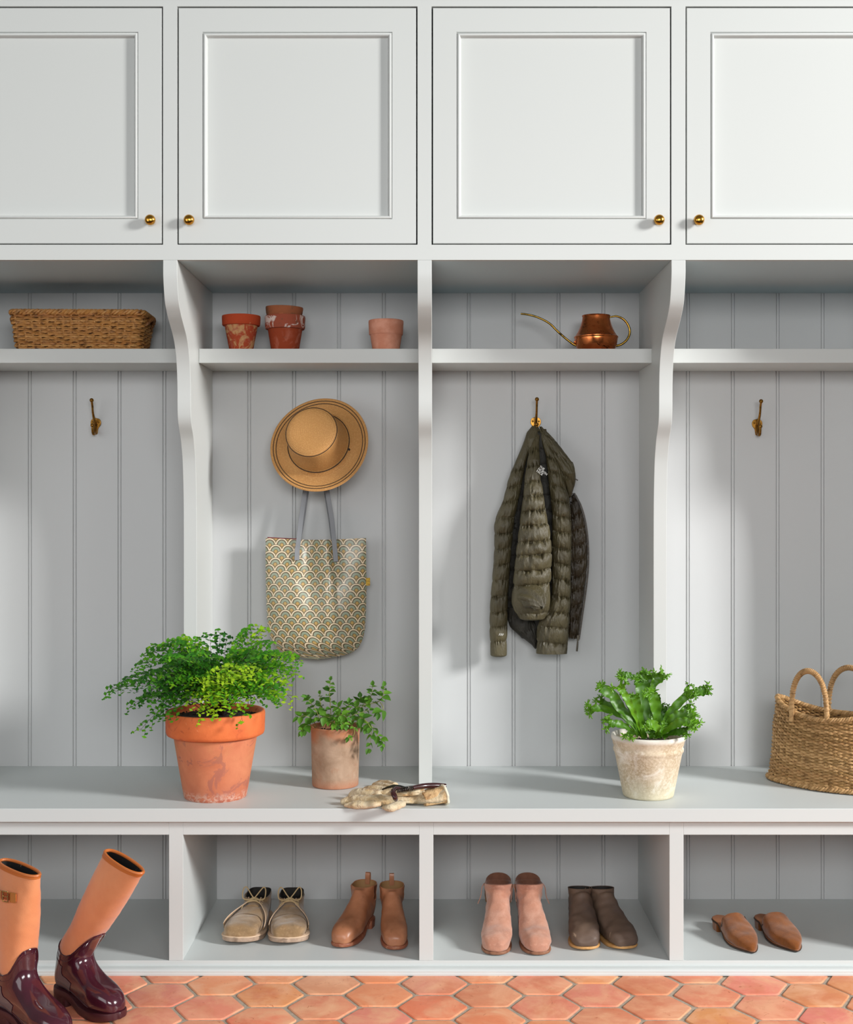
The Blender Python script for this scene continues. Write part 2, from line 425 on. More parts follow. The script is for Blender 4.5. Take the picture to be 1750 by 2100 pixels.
t3.rotation_euler = (math.radians(1), math.radians(1.5), 0)
mb = MB(); pot_mesh(mb, [(.030, 0), (.0315, .002), (.0440, .060), (.0500, .082)], wob=.008); mb.build('pot_body', m3, t3)
mb = MB(); mb.lathe([(.0490, .080), (.0525, .0805), (.0555, .090), (.0572, .104), (.0565, .108), (.0545, .1085), (.0515, .106), (.0480, .082)], 56, wob=.02, closed_prof=True); mb.build('rim', m3, t3)
t4 = thing('terracotta_pot', 'small pale pink clay pot standing alone at the right end of the shelf', 'pot', shelf_loc(792))
mb = MB(); pot_mesh(mb, [(.0395, 0), (.0405, .002), (.0485, .052), (.0500, .056)], wob=.006); mb.build('pot_body', m4, t4)
mb = MB(); mb.lathe([(.0480, .054), (.0508, .0535), (.0520, .056), (.0536, .092), (.0532, .0968), (.0515, .098), (.0490, .096), (.0470, .056)], 56, wob=.006, closed_prof=True); mb.build('rim', m4, t4)
# --- watering can
cop = NT('copper'); v = cop.coord()
c = cop.mix(cop.ramp(cop.noise(v, 20, 5, .6, .6), .35, .75), lin((236, 138, 80)), lin((206, 108, 56)))
c = cop.mix(cop.ramp(cop.noise(v, 46, 6, .7, 1.4), .60, .66), c, lin((66, 28, 18)))
cop.setc(c); cop.p(Metallic=1.0, Roughness=cop.ramp(cop.noise(v, 30, 4), .3, .8, .16, .36))
M['copper'] = cop.mat
Yc = .445; can = thing('watering_can', 'copper watering can with long thin brass spout on the shelf above the jacket', 'watering can', (lx(1223, Yc), Yc, SHELF_Z))
def cp(px, py, dy=0):
    p = at(px, py, Yc); return (p.x - can.location.x, dy, p.z - SHELF_Z)
mb = MB()
outer = spline([(.0520, 0), (.0560, .008), (.0620, .022), (.0655, .038), (.0662, .0445)], 14) + [(.0662, .0450), (.0680, .0470), (.0678, .0500), (.0655, .0515)] + spline([(.0640, .0525), (.0560, .066), (.0480, .084), (.0435, .100), (.0418, .1120)], 16)
outer += [(.0432, .1125), (.0438, .1142), (.0428, .1158), (.0408, .1155)]
inn = [(r - .002, z) for r, z in outer[::-1][4:]]
mb.lathe([(0, 0)] + outer + inn + [(0, .003)], 64); mb.build('can_body', M['copper'], can, angle=50)
zp = [(830, 574), (800, 563), (760, 535), (690, 480), (600, 400), (520, 320), (430, 265), (330, 225), (230, 202), (165, 196)]
pts = spline([cp(1040 + x / 5.833, 610 + y / 5.833) for x, y in zp], 40)
mb = MB(); mb.tube(pts, [.0036 - .0006 * i / 39 for i in range(40)] , 12); mb.build('spout', M['spout_brass'], can, angle=60)
mb = MB(); mb.tube(spline([cp(1188, 706), cp(1182, 703), cp(1178, 700)], 5), [.009, .007, .0055, .0046, .0042], 14); mb.build('spout_collar', M['copper'], can)
zh = [(1225, 240), (1260, 230), (1320, 226), (1400, 265), (1455, 340), (1470, 420), (1440, 500), (1380, 555), (1320, 577), (1296, 578)]
mb = MB(); mb.tube(spline([cp(1040 + x / 5.833, 610 + y / 5.833) for x, y in zh], 40), [.0022 + .0014 * math.sin(PI * min(1, i / 20 if i < 20 else 1) / 2) for i in range(40)], 12); mb.build('handle', M['spout_brass'], can, angle=60)
# --- three potted plants: pots
def fern_mats():
    t = NT('clay_orange'); v = t.coord(); sep = t.node('ShaderNodeSeparateXYZ'); t.link(v, sep.inputs[0])
    z = sep.outputs['Z']
    c = t.mix(t.ramp(t.noise(v, 14, 5, .6, .5), .35, .7), lin((210, 130, 92)), lin((192, 108, 74)))
    c = t.mix(t.ramp(t.noise(v, 13, 6, .65, 1), .555, .585, 0, .7), c, lin((164, 100, 84)))
    c = t.mix(t.ramp(t.noise(v, 70, 5, .7), .70, .76, 0, .7), c, lin((140, 80, 60)))
    f = t.math('MULTIPLY', t.ramp(z, .030, .006), t.ramp(t.noise(v, 90, 5, .7, .5), .45, .56))
    c = t.mix(f, c, lin((226, 196, 176)))
    f = t.math('MULTIPLY', t.ramp(z, .06, .0), .5); c = t.mix(f, c, lin((164, 84, 66)))
    f = t.math('MULTIPLY', t.math('MULTIPLY', t.ramp(z, .10, .17), .45), t.ramp(t.noise(v, 9, 4), .45, .65)); c = t.mix(f, c, lin((186, 142, 84)))
    t.setc(c); t.p(Roughness=.75); t.bump(t.noise(v, 60, 6, .65), .25, .002); return t.mat
M['clay_orange'] = fern_mats()
M['clay_orange_rim'] = clay('clay_orange_rim', lin((224, 118, 66)), [(lin((206, 100, 56)), 12, .4, .7), (lin((180, 84, 54)), 26, .6, .72, 6, 1), (lin((236, 150, 100)), 60, .68, .74)], rough=.6)
fern = thing('potted_fern', 'maidenhair fern in a large orange terracotta pot on the bench', 'potted plant', (lx(442, .142), .142, BENCH_Z))
mb = MB(); pot_mesh(mb, [(.086, 0), (.0885, .003), (.0895, .008), (.1185, .178), (.122, .2)], wall=.009, wob=.004, k=72); mb.build('pot_body', M['clay_orange'], fern)
mb = MB(); mb.lathe([(.1150, .176), (.1300, .1765), (.1365, .180), (.1390, .188), (.1405, .236), (.1392, .243), (.1360, .2455), (.1300, .2440), (.1275, .238), (.1150, .180)], 80, wob=.004, closed_prof=True)
mb.build('rim', M['clay_orange_rim'], fern, angle=60)
soil(fern, .126, .226)
herb = thing('potted_herb', 'leafy trailing herb in a tall weathered clay pot on the bench', 'potted plant', (lx(688, .29), .29, BENCH_Z))
def herb_mat():
    t = NT('clay_grey_tan'); v = t.coord(); sep = t.node('ShaderNodeSeparateXYZ'); t.link(v, sep.inputs[0]); z = sep.outputs['Z']
    c = t.mix(t.ramp(t.noise(v, 16, 6, .65, .6), .35, .68), lin((150, 120, 96)), lin((182, 152, 128)))
    c = t.mix(t.ramp(t.noise(v, 28, 6, .7), .55, .7, 0, .6), c, lin((166, 116, 86)))
    f = t.math('MULTIPLY', t.ramp(z, .118, .150), t.ramp(t.noise(v, 10, 4), .35, .55)); c = t.mix(f, c, lin((184, 112, 72)))
    f = t.math('MULTIPLY', t.ramp(z, .030, .0), .8); c = t.mix(f, c, lin((176, 110, 78)))
    c = t.mix(t.ramp(t.noise(v, 120, 3, .6), .74, .78), c, lin((90, 62, 46)))
    t.setc(c); t.p(Roughness=.85); t.bump(t.noise(v, 80, 6, .7), .4, .002); return t.mat
M['clay_tan'] = herb_mat()
mb = MB(); pot_mesh(mb, [(.064, 0), (.0675, .002), (.0685, .006), (.0705, .1), (.0715, .156), (.0730, .166), (.0765, .171), (.0770, .1755)], wall=.006, wob=.005, k=64); mb.build('pot_body', M['clay_tan'], herb)
soil(herb, .066, .155, 5)
bird = thing('potted_bird_nest_fern', 'crested fern with frilled strap leaves in a white-washed pot on the bench', 'potted plant', (lx(1330, .15), .15, BENCH_Z))
def white_mat():
    t = NT('whitewashed_clay'); v = t.coord(); sep = t.node('ShaderNodeSeparateXYZ'); t.link(v, sep.inputs[0]); z = sep.outputs['Z']
    c = t.mix(t.ramp(t.noise(v, 12, 6, .7, .6), .42, .66), lin((186, 164, 134)), lin((214, 198, 172)))
    c = t.mix(t.ramp(t.noise(v, 150, 5, .7), .45, .62, 0, .75), c, lin((224, 208, 184)))
    c = t.mix(t.math('MULTIPLY', t.ramp(t.noise(v, 20, 6, .7, 1), .52, .66), .9), c, lin((236, 226, 212)))
    f = t.ramp(z, .160, .168); c = t.mix(f, c, lin((226, 220, 208)))
    f = t.math('MULTIPLY', t.ramp(z, .06, .0), .55); c = t.mix(f, c, lin((206, 204, 176)))
    c = t.mix(t.ramp(t.noise(v, 90, 3, .6), .76, .79), c, lin((70, 50, 40)))
    t.setc(c); t.p(Roughness=.8); t.bump(t.noise(v, 110, 6, .7), .5, .002); return t.mat
M['clay_white'] = white_mat()
mb = MB(); pot_mesh(mb, [(.067, 0), (.0710, .003), (.0725, .008), (.0945, .120), (.0965, .126), (.0995, .130), (.1000, .136), (.0972, .141), (.1005, .150), (.1025, .160), (.1048, .163), (.1055, .170), (.1048, .1755)], wall=.007, wob=.006, k=72); mb.build('pot_body', M['clay_white'], bird, angle=60)
soil(bird, .088, .148, 9)
# ================================================================= FOLIAGE
def leaf_mat(name, a, b, trans=.35, rough=.45, spec=.4):
    t = NT(name); v = t.coord()
    at_ = t.node('ShaderNodeAttribute', attribute_name='Col')
    c = t.mix(1.0, at_.outputs['Color'], t.mix(t.ramp(t.noise(v, 90, 3), .35, .7), a, b), 'MULTIPLY')
    t.setc(c); t.p(Roughness=rough); t.bsdf.inputs['Specular IOR Level'].default_value = spec
    tr = t.node('ShaderNodeBsdfTranslucent'); t.link(t.mix(1.0, c, (1.1, 1.25, .5), 'MULTIPLY'), tr.inputs['Color'])
    mx = t.node('ShaderNodeMixShader'); mx.inputs[0].default_value = trans
    t.link(t.bsdf.outputs[0], mx.inputs[1]); t.link(tr.outputs[0], mx.inputs[2]); t.link(mx.outputs[0], t.out.inputs['Surface'])
    return t.mat
M['maiden'] = leaf_mat('maidenhair_leaf', (1, 1, 1), (.82, .86, .8))
M['wiry'] = pbr('wiry_stem', lin((38, 24, 18)), .5)
M['herb_leaf'] = leaf_mat('herb_leaf', (1, 1, 1), (.8, .85, .8), .25)
M['herb_stem'] = pbr('herb_stem', lin((134, 140, 62)), .6, layers=[(lin((120, 84, 60)), 20, .5, .7)])
M['crest'] = leaf_mat('crested_leaf', (1, 1, 1), (.7, .78, .66), .15, .42, .45)
pr_ = random.Random(11)
def fan_leaflet(mb, p, d, n, size, col, m=0):
    """fan-shaped leaflet: base p, growth dir d, normal n"""
    d = Vector(d).normalized(); n = Vector(n); s = d.cross(n)
    if s.length < 1e-4: s = d.orthogonal()
    s.normalize(); n = s.cross(d)
    vs = [p]; k = 5
    for i in range(k):
        a = -1.05 + 2.1 * i / (k - 1)
        r = size * (1 + pr_.uniform(-.1, .1)) * (1.0 - .10 * (i % 2))
        vs.append(p + (d * math.cos(a) + s * math.sin(a)) * r + n * (.10 * size * math.cos(a * 1.4)))
    mb.add(vs, [(0, i, i + 1) for i in range(1, k)], m, col)
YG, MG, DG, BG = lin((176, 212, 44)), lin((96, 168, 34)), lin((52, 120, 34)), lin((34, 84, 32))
def frond(base, tip, arch, width, bright, parent, rich=1.0, lsize=.0112, side_dir=None):
    base = Vector(base); tip = Vector(tip)
    mid = base.lerp(tip, .5) + Vector((0, 0, arch)); L = (tip - base).length
    def pos(t): return base * (1 - t) ** 2 + mid * 2 * t * (1 - t) + tip * t * t
    mb = MB()
    N = 14; pts = [pos(i / (N - 1)) for i in range(N)]
    mb.tube(pts, [.0010 - .0006 * i / (N - 1) for i in range(N)], 5, m=1)
    n_p = max(8, int(L / .0155 * rich)); out = (tip - base); out.z = 0
    out = out.normalized() if out.length > .01 else Vector((0, -1, 0))
    for k in range(n_p):
        t = .30 + .70 * (k + .5) / n_p
        p = pos(t); tan = (pos(min(t + .03, 1)) - pos(t - .03)).normalized()
        upv = Vector((0, -.35, 1)).normalized()
        s = tan.cross(upv).normalized() * (1 if k % 2 else -1)
        plen = width * math.sin(PI * (.22 + .78 * (1 - (t - .3) / .7) * .85)) * pr_.uniform(.75, 1.15)
        dr = (s * .85 + tan * .75 + Vector((0, 0, pr_.uniform(-.15, .25)))).normalized()
        q = [p + dr * plen * u + Vector((0, 0, -.30 * plen * u * u)) for u in (0, .33, .66, 1)]
        mb.tube(q, .0004, 4, m=1, caps=False)
        nl = max(2, int(plen / .0078))
        for j in range(nl + 1):
            u = min(1, (j + .7) / (nl + .3))
            pp = p + dr * plen * u + Vector((0, 0, -.30 * plen * u * u))
            sd = dr.cross(upv).normalized() * (1 if j % 2 else -1)
            dd = (dr * .9 + sd * (1.0 if j < nl else 0) + Vector((pr_.uniform(-.3, .3), pr_.uniform(-.3, .3), pr_.uniform(-.35, .15))))
            nn = (upv + Vector((pr_.uniform(-.5, .5), pr_.uniform(-.9, .2), pr_.uniform(-.2, .3))))
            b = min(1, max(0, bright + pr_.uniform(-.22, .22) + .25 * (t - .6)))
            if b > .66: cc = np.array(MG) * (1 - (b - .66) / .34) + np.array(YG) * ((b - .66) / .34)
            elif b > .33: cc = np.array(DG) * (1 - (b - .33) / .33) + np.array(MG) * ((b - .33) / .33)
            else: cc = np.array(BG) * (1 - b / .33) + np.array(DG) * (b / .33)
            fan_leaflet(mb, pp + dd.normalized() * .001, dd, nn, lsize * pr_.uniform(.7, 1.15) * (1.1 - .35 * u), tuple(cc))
    return mb.build('frond', [M['maiden'], M['wiry']], parent, smooth=False)
fl = fern.location
def FT(px, py, Y): return at(px, py, Y) - Vector(fl)
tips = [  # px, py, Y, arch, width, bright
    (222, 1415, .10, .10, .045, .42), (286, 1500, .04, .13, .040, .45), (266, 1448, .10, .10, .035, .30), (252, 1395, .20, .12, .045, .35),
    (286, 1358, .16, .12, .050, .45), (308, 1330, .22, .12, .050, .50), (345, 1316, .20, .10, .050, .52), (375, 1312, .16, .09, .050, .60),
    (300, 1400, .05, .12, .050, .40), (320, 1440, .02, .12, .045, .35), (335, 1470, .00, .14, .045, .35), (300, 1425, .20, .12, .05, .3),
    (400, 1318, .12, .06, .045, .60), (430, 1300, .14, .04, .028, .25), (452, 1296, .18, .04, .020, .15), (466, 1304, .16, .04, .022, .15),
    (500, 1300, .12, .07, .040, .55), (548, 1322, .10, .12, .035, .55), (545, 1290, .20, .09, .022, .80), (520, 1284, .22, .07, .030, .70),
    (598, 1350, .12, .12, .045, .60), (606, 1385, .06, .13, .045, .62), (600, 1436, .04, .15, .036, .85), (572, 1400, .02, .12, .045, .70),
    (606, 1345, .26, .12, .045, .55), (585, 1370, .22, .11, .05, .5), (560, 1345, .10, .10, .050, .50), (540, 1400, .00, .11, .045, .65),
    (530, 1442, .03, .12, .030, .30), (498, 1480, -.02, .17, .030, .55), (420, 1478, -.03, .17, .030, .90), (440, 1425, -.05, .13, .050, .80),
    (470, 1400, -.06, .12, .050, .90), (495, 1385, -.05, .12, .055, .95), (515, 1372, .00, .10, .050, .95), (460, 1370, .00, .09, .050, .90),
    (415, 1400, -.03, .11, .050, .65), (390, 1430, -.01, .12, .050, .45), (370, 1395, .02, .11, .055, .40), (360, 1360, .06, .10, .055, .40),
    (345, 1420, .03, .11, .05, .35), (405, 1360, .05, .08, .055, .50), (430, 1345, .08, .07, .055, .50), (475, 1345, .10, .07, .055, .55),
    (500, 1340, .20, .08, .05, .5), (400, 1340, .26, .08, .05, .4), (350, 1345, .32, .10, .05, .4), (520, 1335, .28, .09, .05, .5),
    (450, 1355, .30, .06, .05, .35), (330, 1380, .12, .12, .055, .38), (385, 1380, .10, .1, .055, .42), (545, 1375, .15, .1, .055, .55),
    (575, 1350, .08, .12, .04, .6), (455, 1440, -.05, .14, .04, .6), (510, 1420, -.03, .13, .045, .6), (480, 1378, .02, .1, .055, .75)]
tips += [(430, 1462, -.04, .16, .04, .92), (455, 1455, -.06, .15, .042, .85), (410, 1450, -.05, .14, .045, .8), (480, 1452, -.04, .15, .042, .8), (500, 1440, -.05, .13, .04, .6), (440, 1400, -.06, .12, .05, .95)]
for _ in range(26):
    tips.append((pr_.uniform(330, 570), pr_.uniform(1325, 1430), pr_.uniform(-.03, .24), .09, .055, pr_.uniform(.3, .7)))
for i, (px, py, Y, ar, w, br) in enumerate(tips):
    Y = min(Y, .25) if px < 470 else Y
    a = pr_.uniform(0, 2 * PI); r = pr_.uniform(0, .022)
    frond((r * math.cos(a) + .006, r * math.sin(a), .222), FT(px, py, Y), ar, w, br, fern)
# ---- herb
hl = herb.location
def HT_(px, py, Y): return at(px, py, Y) - Vector(hl)
def ovate(mb, p, d, n, L, W, col, m=0):
    d = Vector(d).normalized(); s = d.cross(Vector(n))
    if s.length < 1e-4: s = d.orthogonal()
    s.normalize(); n = s.cross(d); rows = []
    for i in range(7):
        u = i / 6; w = W * math.sin(PI * u ** .8) * (1 - .12 * u); c = p + d * L * u - n * (L * .22 * u * u)
        rows.append([c - s * w + n * w * .35, c - s * w * .5 + n * w * .1, c, c + s * w * .5 + n * w * .1, c + s * w + n * w * .35])
    mb.grid(rows, m, col=col)
def herb_stem(pts, nodes, sz, parent, seed, bright=.5, z0=.0):
    P = spline([HT_(*p) for p in pts], 24); r_ = random.Random(seed)
    mb = MB(); mb.tube([Vector(q) for q in P], [.0013 - .0007 * i / 23 for i in range(24)], 6, m=1)
    V = [Vector(q) for q in P]
    for k in range(nodes):
        t = z0 + (1 - z0) * (k + .6) / nodes; i = min(22, int(t * 23)); p = V[i]; tan = (V[i + 1] - V[i]).normalized()
        rot = (k % 2) * PI / 2 + r_.uniform(-.4, .4)
        s0 = tan.orthogonal().normalized(); b = tan.cross(s0)
        for sg in (1, -1):
            s = (s0 * math.cos(rot) + b * math.sin(rot)) * sg
            d = s + tan * .45 + Vector((0, -.25, r_.uniform(-.3, .2)))
            L = 1.35 * sz * r_.uniform(.75, 1.15) * (1 - .35 * max(0, t - .7) / .3)
            br = min(1, max(0, bright + r_.uniform(-.25, .25)))
            cc = tuple(np.array(lin((42, 90, 32))) * (1 - br) + np.array(lin((118, 168, 52))) * br)
            nn = Vector((r_.uniform(-.3, .3), -.5, 1))
            ovate(mb, p, d, nn, L, L * .38, cc)
    # terminal pair
    for sg in (1, -1):
        ovate(mb, V[-1], tan + V[-1].cross(tan).normalized() * .5 * sg, Vector((0, -.6, 1)), sz * .9, sz * .32, lin((90, 140, 50)))
    return mb.build('stem', [M['herb_leaf'], M['herb_stem']], parent)
hs = [([(680, 1490, .29), (678, 1450, .28), (676, 1420, .28), (678, 1396, .28)], 6, .018, .35),
      ([(660, 1490, .27), (650, 1460, .26), (636, 1440, .26), (628, 1432, .26)], 5, .021, .4),
      ([(665, 1490, .28), (660, 1462, .28), (657, 1440, .28), (656, 1424, .28)], 4, .016, .35),
      ([(650, 1490, .27), (640, 1475, .25), (626, 1468, .24), (612, 1472, .24)], 3, .024, .45),
      ([(648, 1492, .27), (634, 1485, .24), (626, 1490, .23), (620, 1500, .22)], 3, .022, .5),
      ([(700, 1485, .29), (725, 1455, .28), (750, 1442, .28), (762, 1425, .28), (764, 1406, .28)], 7, .019, .4),
      ([(705, 1485, .28), (745, 1448, .27), (775, 1440, .27), (786, 1425, .27), (788, 1408, .27)], 6, .021, .45),
      ([(700, 1482, .29), (722, 1448, .3), (738, 1432, .3), (745, 1430, .3)], 4, .020, .35),
      ([(705, 1488, .26), (738, 1472, .24), (756, 1485, .22), (762, 1505, .22), (757, 1535, .22)], 5, .022, .45),
      ([(712, 1486, .27), (752, 1480, .24), (772, 1505, .23), (782, 1518, .23), (784, 1530, .23)], 6, .019, .5),
      ([(700, 1490, .27), (722, 1488, .23), (727, 1505, .21), (716, 1514, .205)], 2, .018, .8),
      ([(690, 1490, .28), (700, 1465, .26), (712, 1452, .26), (716, 1442, .26)], 4, .021, .5),
      ([(676, 1490, .27), (690, 1470, .24), (700, 1466, .23), (712, 1472, .23)], 4, .022, .75),
      ([(690, 1492, .27), (680, 1475, .24), (668, 1470, .23), (652, 1474, .23)], 4, .024, .55),
      ([(695, 1488, .28), (722, 1468, .26), (738, 1462, .26), (758, 1456, .26)], 4, .019, .45),
      ([(690, 1490, .29), (694, 1470, .3), (700, 1458, .3), (690, 1446, .3)], 3, .022, .4),
      ([(675, 1490, .29), (668, 1475, .29), (664, 1466, .29), (652, 1458, .29)], 3, .02, .35),
      ([(705, 1490, .28), (722, 1478, .26), (740, 1480, .24), (748, 1496, .23)], 4, .018, .6),
      ([(780, 1440, .27), (786, 1450, .265), (784, 1456, .26), (778, 1462, .26)], 1, .026, .55),
      ([(686, 1490, .26), (692, 1478, .23), (702, 1482, .22), (708, 1488, .215)], 3, .02, .8),
      ([(668, 1492, .26), (672, 1480, .235), (684, 1482, .225), (690, 1488, .22)], 3, .02, .7)]
for i, (pts, n, sz, br) in enumerate(hs): herb_stem(pts, n, sz, herb, 30 + i, br, .25)
# ---- crested bird's nest fern
bl = bird.location
def crest_leaf(ctrl, w, crest, seed, parent, bright=.5, face=(0, -1, .5)):
    """ctrl: px,py,Y points from heart to tip; w max half width; crest: list of (angle offset deg, length)"""
    r_ = random.Random(seed); N = 26
    P = [Vector(q) for q in spline([at(*c) - Vector(bl) for c in ctrl], N)]
    mb = MB(); rows = []
    side = None; fc = Vector(face)
    cA = np.array(lin((36, 82, 14))); cB = np.array(lin((108, 160, 32)))
    L = sum((P[i + 1] - P[i]).length for i in range(N - 1))
    for i in range(N):
        t = (P[min(i + 1, N - 1)] - P[max(i - 1, 0)]).normalized()
        s = t.cross(fc); s.normalize(); n = s.cross(t)
        u = i / (N - 1)
        ww = w * 1.22 * (.32 + .68 * sm(0, .6, u)) * (1 + .07 * math.sin(u * 23 + seed)) 
        rip = .0022 * math.sin(u * L / .0052)
        row = []
        for j in range(9):
            v = -1 + 2 * j / 8
            edge = abs(v) ** 2
            row.append(P[i] + s * ww * v + n * (-.30 * ww * (1 - v * v) + rip * (1 - abs(v)) * .6 + edge * .0035 * math.sin(u * 34 + (2 if v > 0 else 0) + seed)))
        rows.append(row)
    c = tuple(cA * (1 - bright) + cB * bright)
    mb.grid(rows, 0, col=c)
    tip = P[-1]; t = (P[-1] - P[-3]).normalized(); s = t.cross(fc).normalized(); n = s.cross(t)
    cc = tuple(cA * (1 - min(1, bright + .3)) + cB * min(1, bright + .3))
    for (ang, ln) in crest:
        a = math.radians(ang); d0 = t * math.cos(a) + s * math.sin(a); st = tip - t * .006 + s * math.sin(a) * w * .7
        M_ = 9; ctr = []; dcur = d0.copy(); p = st.copy(); curl = r_.uniform(-.35, .35)
        for k in range(M_):
            ctr.append(p.copy()); dcur = (dcur + s * curl * .22 + n * r_.uniform(-.25, .25) + Vector((0, 0, -.05))).normalized(); p = p + dcur * ln / M_
        rows = []
        for k in range(M_):
            tt = (ctr[min(k + 1, M_ - 1)] - ctr[max(k - 1, 0)]).normalized(); ss = tt.cross(fc).normalized(); nn = ss.cross(tt)
            u = k / (M_ - 1); ww = w * (.62 + .22 * math.sin(u * 9 + seed)) * (1 - .25 * u)
            rows.append([ctr[k] + ss * ww * 1.15 * v * (1 + .16 * math.sin(k * 2.4 + v * 3 + seed)) + nn * .0035 * math.sin(k * 1.9 + v * 4 + seed) for v in (-1, -.5, 0, .5, 1)])
        mb.grid(rows, 0, col=cc)
        # frilly fingers
        e = ctr[-1]; ed = (ctr[-1] - ctr[-2]).normalized(); es = ed.cross(fc).normalized(); en = es.cross(ed)
        for q in range(6):
            fa = math.radians(-95 + 190 * q / 5 + r_.uniform(-16, 16)); fd = ed * math.cos(fa) + es * math.sin(fa); fl_ = r_.uniform(.006, .014)
            fs = fd.cross(fc).normalized(); fr = []
            b0 = e + es * math.sin(fa) * w * .45
            for k in range(4):
                u = k / 3; pc = b0 + fd * fl_ * u + en * .0025 * math.sin(u * 4 + q) ; wd = .0025 * (1 - .55 * u)
                fr.append([pc - fs * wd, pc + en * .001, pc + fs * wd])
            mb.grid(fr, 0, col=cc)
    return mb.build('strap_leaf', M['crest'], parent)
cl = [  # control points, half width, crest, bright
    ([(1320, 1515, .15), (1322, 1460, .15), (1318, 1410, .16), (1312, 1392, .16)], .0165, [(35, .03), (-20, .02)], .35),
    ([(1312, 1392, .16), (1300, 1388, .16), (1286, 1384, .15), (1274, 1384, .15)], .008, [(20, .012), (-30, .012)], .35),
    ([(1318, 1400, .16), (1318, 1390, .16), (1319, 1384, .16), (1320, 1378, .16)], .009, [(0, .006)], .4),
    ([(1335, 1515, .16), (1336, 1460, .17), (1333, 1410, .18), (1331, 1385, .18)], .013, [(0, .015), (40, .02)], .45),
    ([(1335, 1430, .17), (1342, 1402, .17), (1354, 1390, .17), (1362, 1382, .16)], .011, [(-30, .018), (30, .014)], .55),
    ([(1345, 1515, .14), (1348, 1470, .13), (1342, 1435, .12), (1334, 1422, .12)], .0135, [(-30, .022), (30, .018), (0, .012)], .6),
    ([(1325, 1515, .12), (1312, 1470, .10), (1302, 1440, .09), (1298, 1425, .09)], .0145, [(0, .006)], .55),
    ([(1318, 1512, .10), (1302, 1465, .06), (1285, 1430, .05), (1272, 1408, .05)], .008, [(-35, .026), (20, .03), (55, .022)], .85),
    ([(1318, 1512, .12), (1298, 1475, .10), (1272, 1450, .10), (1256, 1425, .10), (1232, 1410, .10)], .0125, [(0, .016), (30, .012)], .40),
    ([(1315, 1510, .14), (1288, 1478, .13), (1260, 1460, .12), (1228, 1452, .11), (1212, 1456, .11)], .0085, [(-25, .020), (15, .022), (60, .018)], .50),
    ([(1310, 1508, .16), (1290, 1478, .18), (1262, 1452, .20), (1232, 1440, .22)], .0085, [(0, .02), (40, .018)], .45),
    ([(1310, 1510, .12), (1288, 1492, .08), (1268, 1484, .06), (1250, 1484, .05)], .009, [(-30, .022), (20, .022), (50, .02)], .40),
    ([(1310, 1512, .10), (1300, 1500, .06), (1292, 1506, .04), (1290, 1510, .035)], .008, [(-40, .012), (40, .014)], .60),
    ([(1355, 1515, .15), (1365, 1480, .14), (1385, 1450, .13), (1410, 1425, .13)], .0095, [(0, .03), (28, .03), (-28, .042), (-8, .036)], .45),
    ([(1410, 1427, .13), (1424, 1420, .13), (1440, 1417, .13), (1452, 1414, .13)], .012, [(10, .012), (-40, .014)], .42),
    ([(1355, 1512, .12), (1375, 1478, .09), (1395, 1466, .08), (1415, 1464, .07)], .0115, [(-30, .024), (10, .03), (45, .03)], .50),
    ([(1350, 1512, .10), (1378, 1490, .05), (1400, 1480, .03), (1420, 1484, .02)], .0105, [(-30, .03), (10, .024), (40, .02)], .65),
    ([(1360, 1510, .16), (1384, 1478, .18), (1404, 1456, .20), (1414, 1450, .20)], .0085, [(-20, .02), (30, .018)], .40),
    ([(1360, 1512, .12), (1380, 1502, .09), (1395, 1500, .07), (1408, 1500, .06)], .0100, [(-30, .018), (20, .018)], .30),
    ([(1345, 1514, .10), (1350, 1496, .05), (1340, 1486, .03), (1328, 1488, .02)], .0115, [(0, .012)], .75),
    ([(1352, 1512, .17), (1358, 1475, .18), (1360, 1458, .18), (1362, 1450, .18)], .009, [(-25, .014), (25, .014)], .15),
    ([(1340, 1514, .09), (1336, 1495, .08), (1340, 1480, .07)], .016, [(0, .008)], .45),
    ([(1366, 1515, .13), (1362, 1500, .09), (1358, 1488, .08)], .014, [(0, .01)], .5),
    ([(1325, 1515, .16), (1306, 1470, .18), (1292, 1440, .19), (1284, 1425, .20)], .011, [(0, .02)], .28),
    ([(1350, 1514, .2), (1352, 1470, .2), (1346, 1440, .2), (1344, 1425, .2)], .012, [(0, .02)], .25)]
for i, (ctrl, w, cr_, br) in enumerate(cl): crest_leaf(ctrl, w, cr_, i * 1.7, bird, br)
# ================================================================= BASKETS
def rrect_path(hx, hy, r, n):
    """closed rounded rectangle, n points evenly spaced; returns [(x,y,nx,ny)]"""
    segs = []
    pts = []
    for (cx, cy, a0) in ((hx - r, hy - r, 0), (-hx + r, hy - r, PI / 2), (-hx + r, -hy + r, PI), (hx - r, -hy + r, 3 * PI / 2)):
        for k in range(9):
            a = a0 + PI / 2 * k / 8; pts.append((cx + r * math.cos(a), cy + r * math.sin(a)))
    return resample(pts, n)
def ell_path(hx, hy, n, e=2.0):
    pts = []
    for k in range(240):
        a = 2 * PI * k / 240; c, s = math.cos(a), math.sin(a)
        pts.append((hx * math.copysign(abs(c) ** (2 / e), c), hy * math.copysign(abs(s) ** (2 / e), s)))
    return resample(pts, n)
def resample(pts, n):
    P = np.array(pts + [pts[0]]); d = np.r_[0, np.cumsum(np.hypot(*(P[1:] - P[:-1]).T))]
    t = np.linspace(0, d[-1], n, endpoint=False); x = np.interp(t, d, P[:, 0]); y = np.interp(t, d, P[:, 1])
    dx = np.roll(x, -1) - np.roll(x, 1); dy = np.roll(y, -1) - np.roll(y, 1); l = np.hypot(dx, dy) + 1e-9
    return [(x[i], y[i], dy[i] / l[i], -dx[i] / l[i]) for i in range(n)]
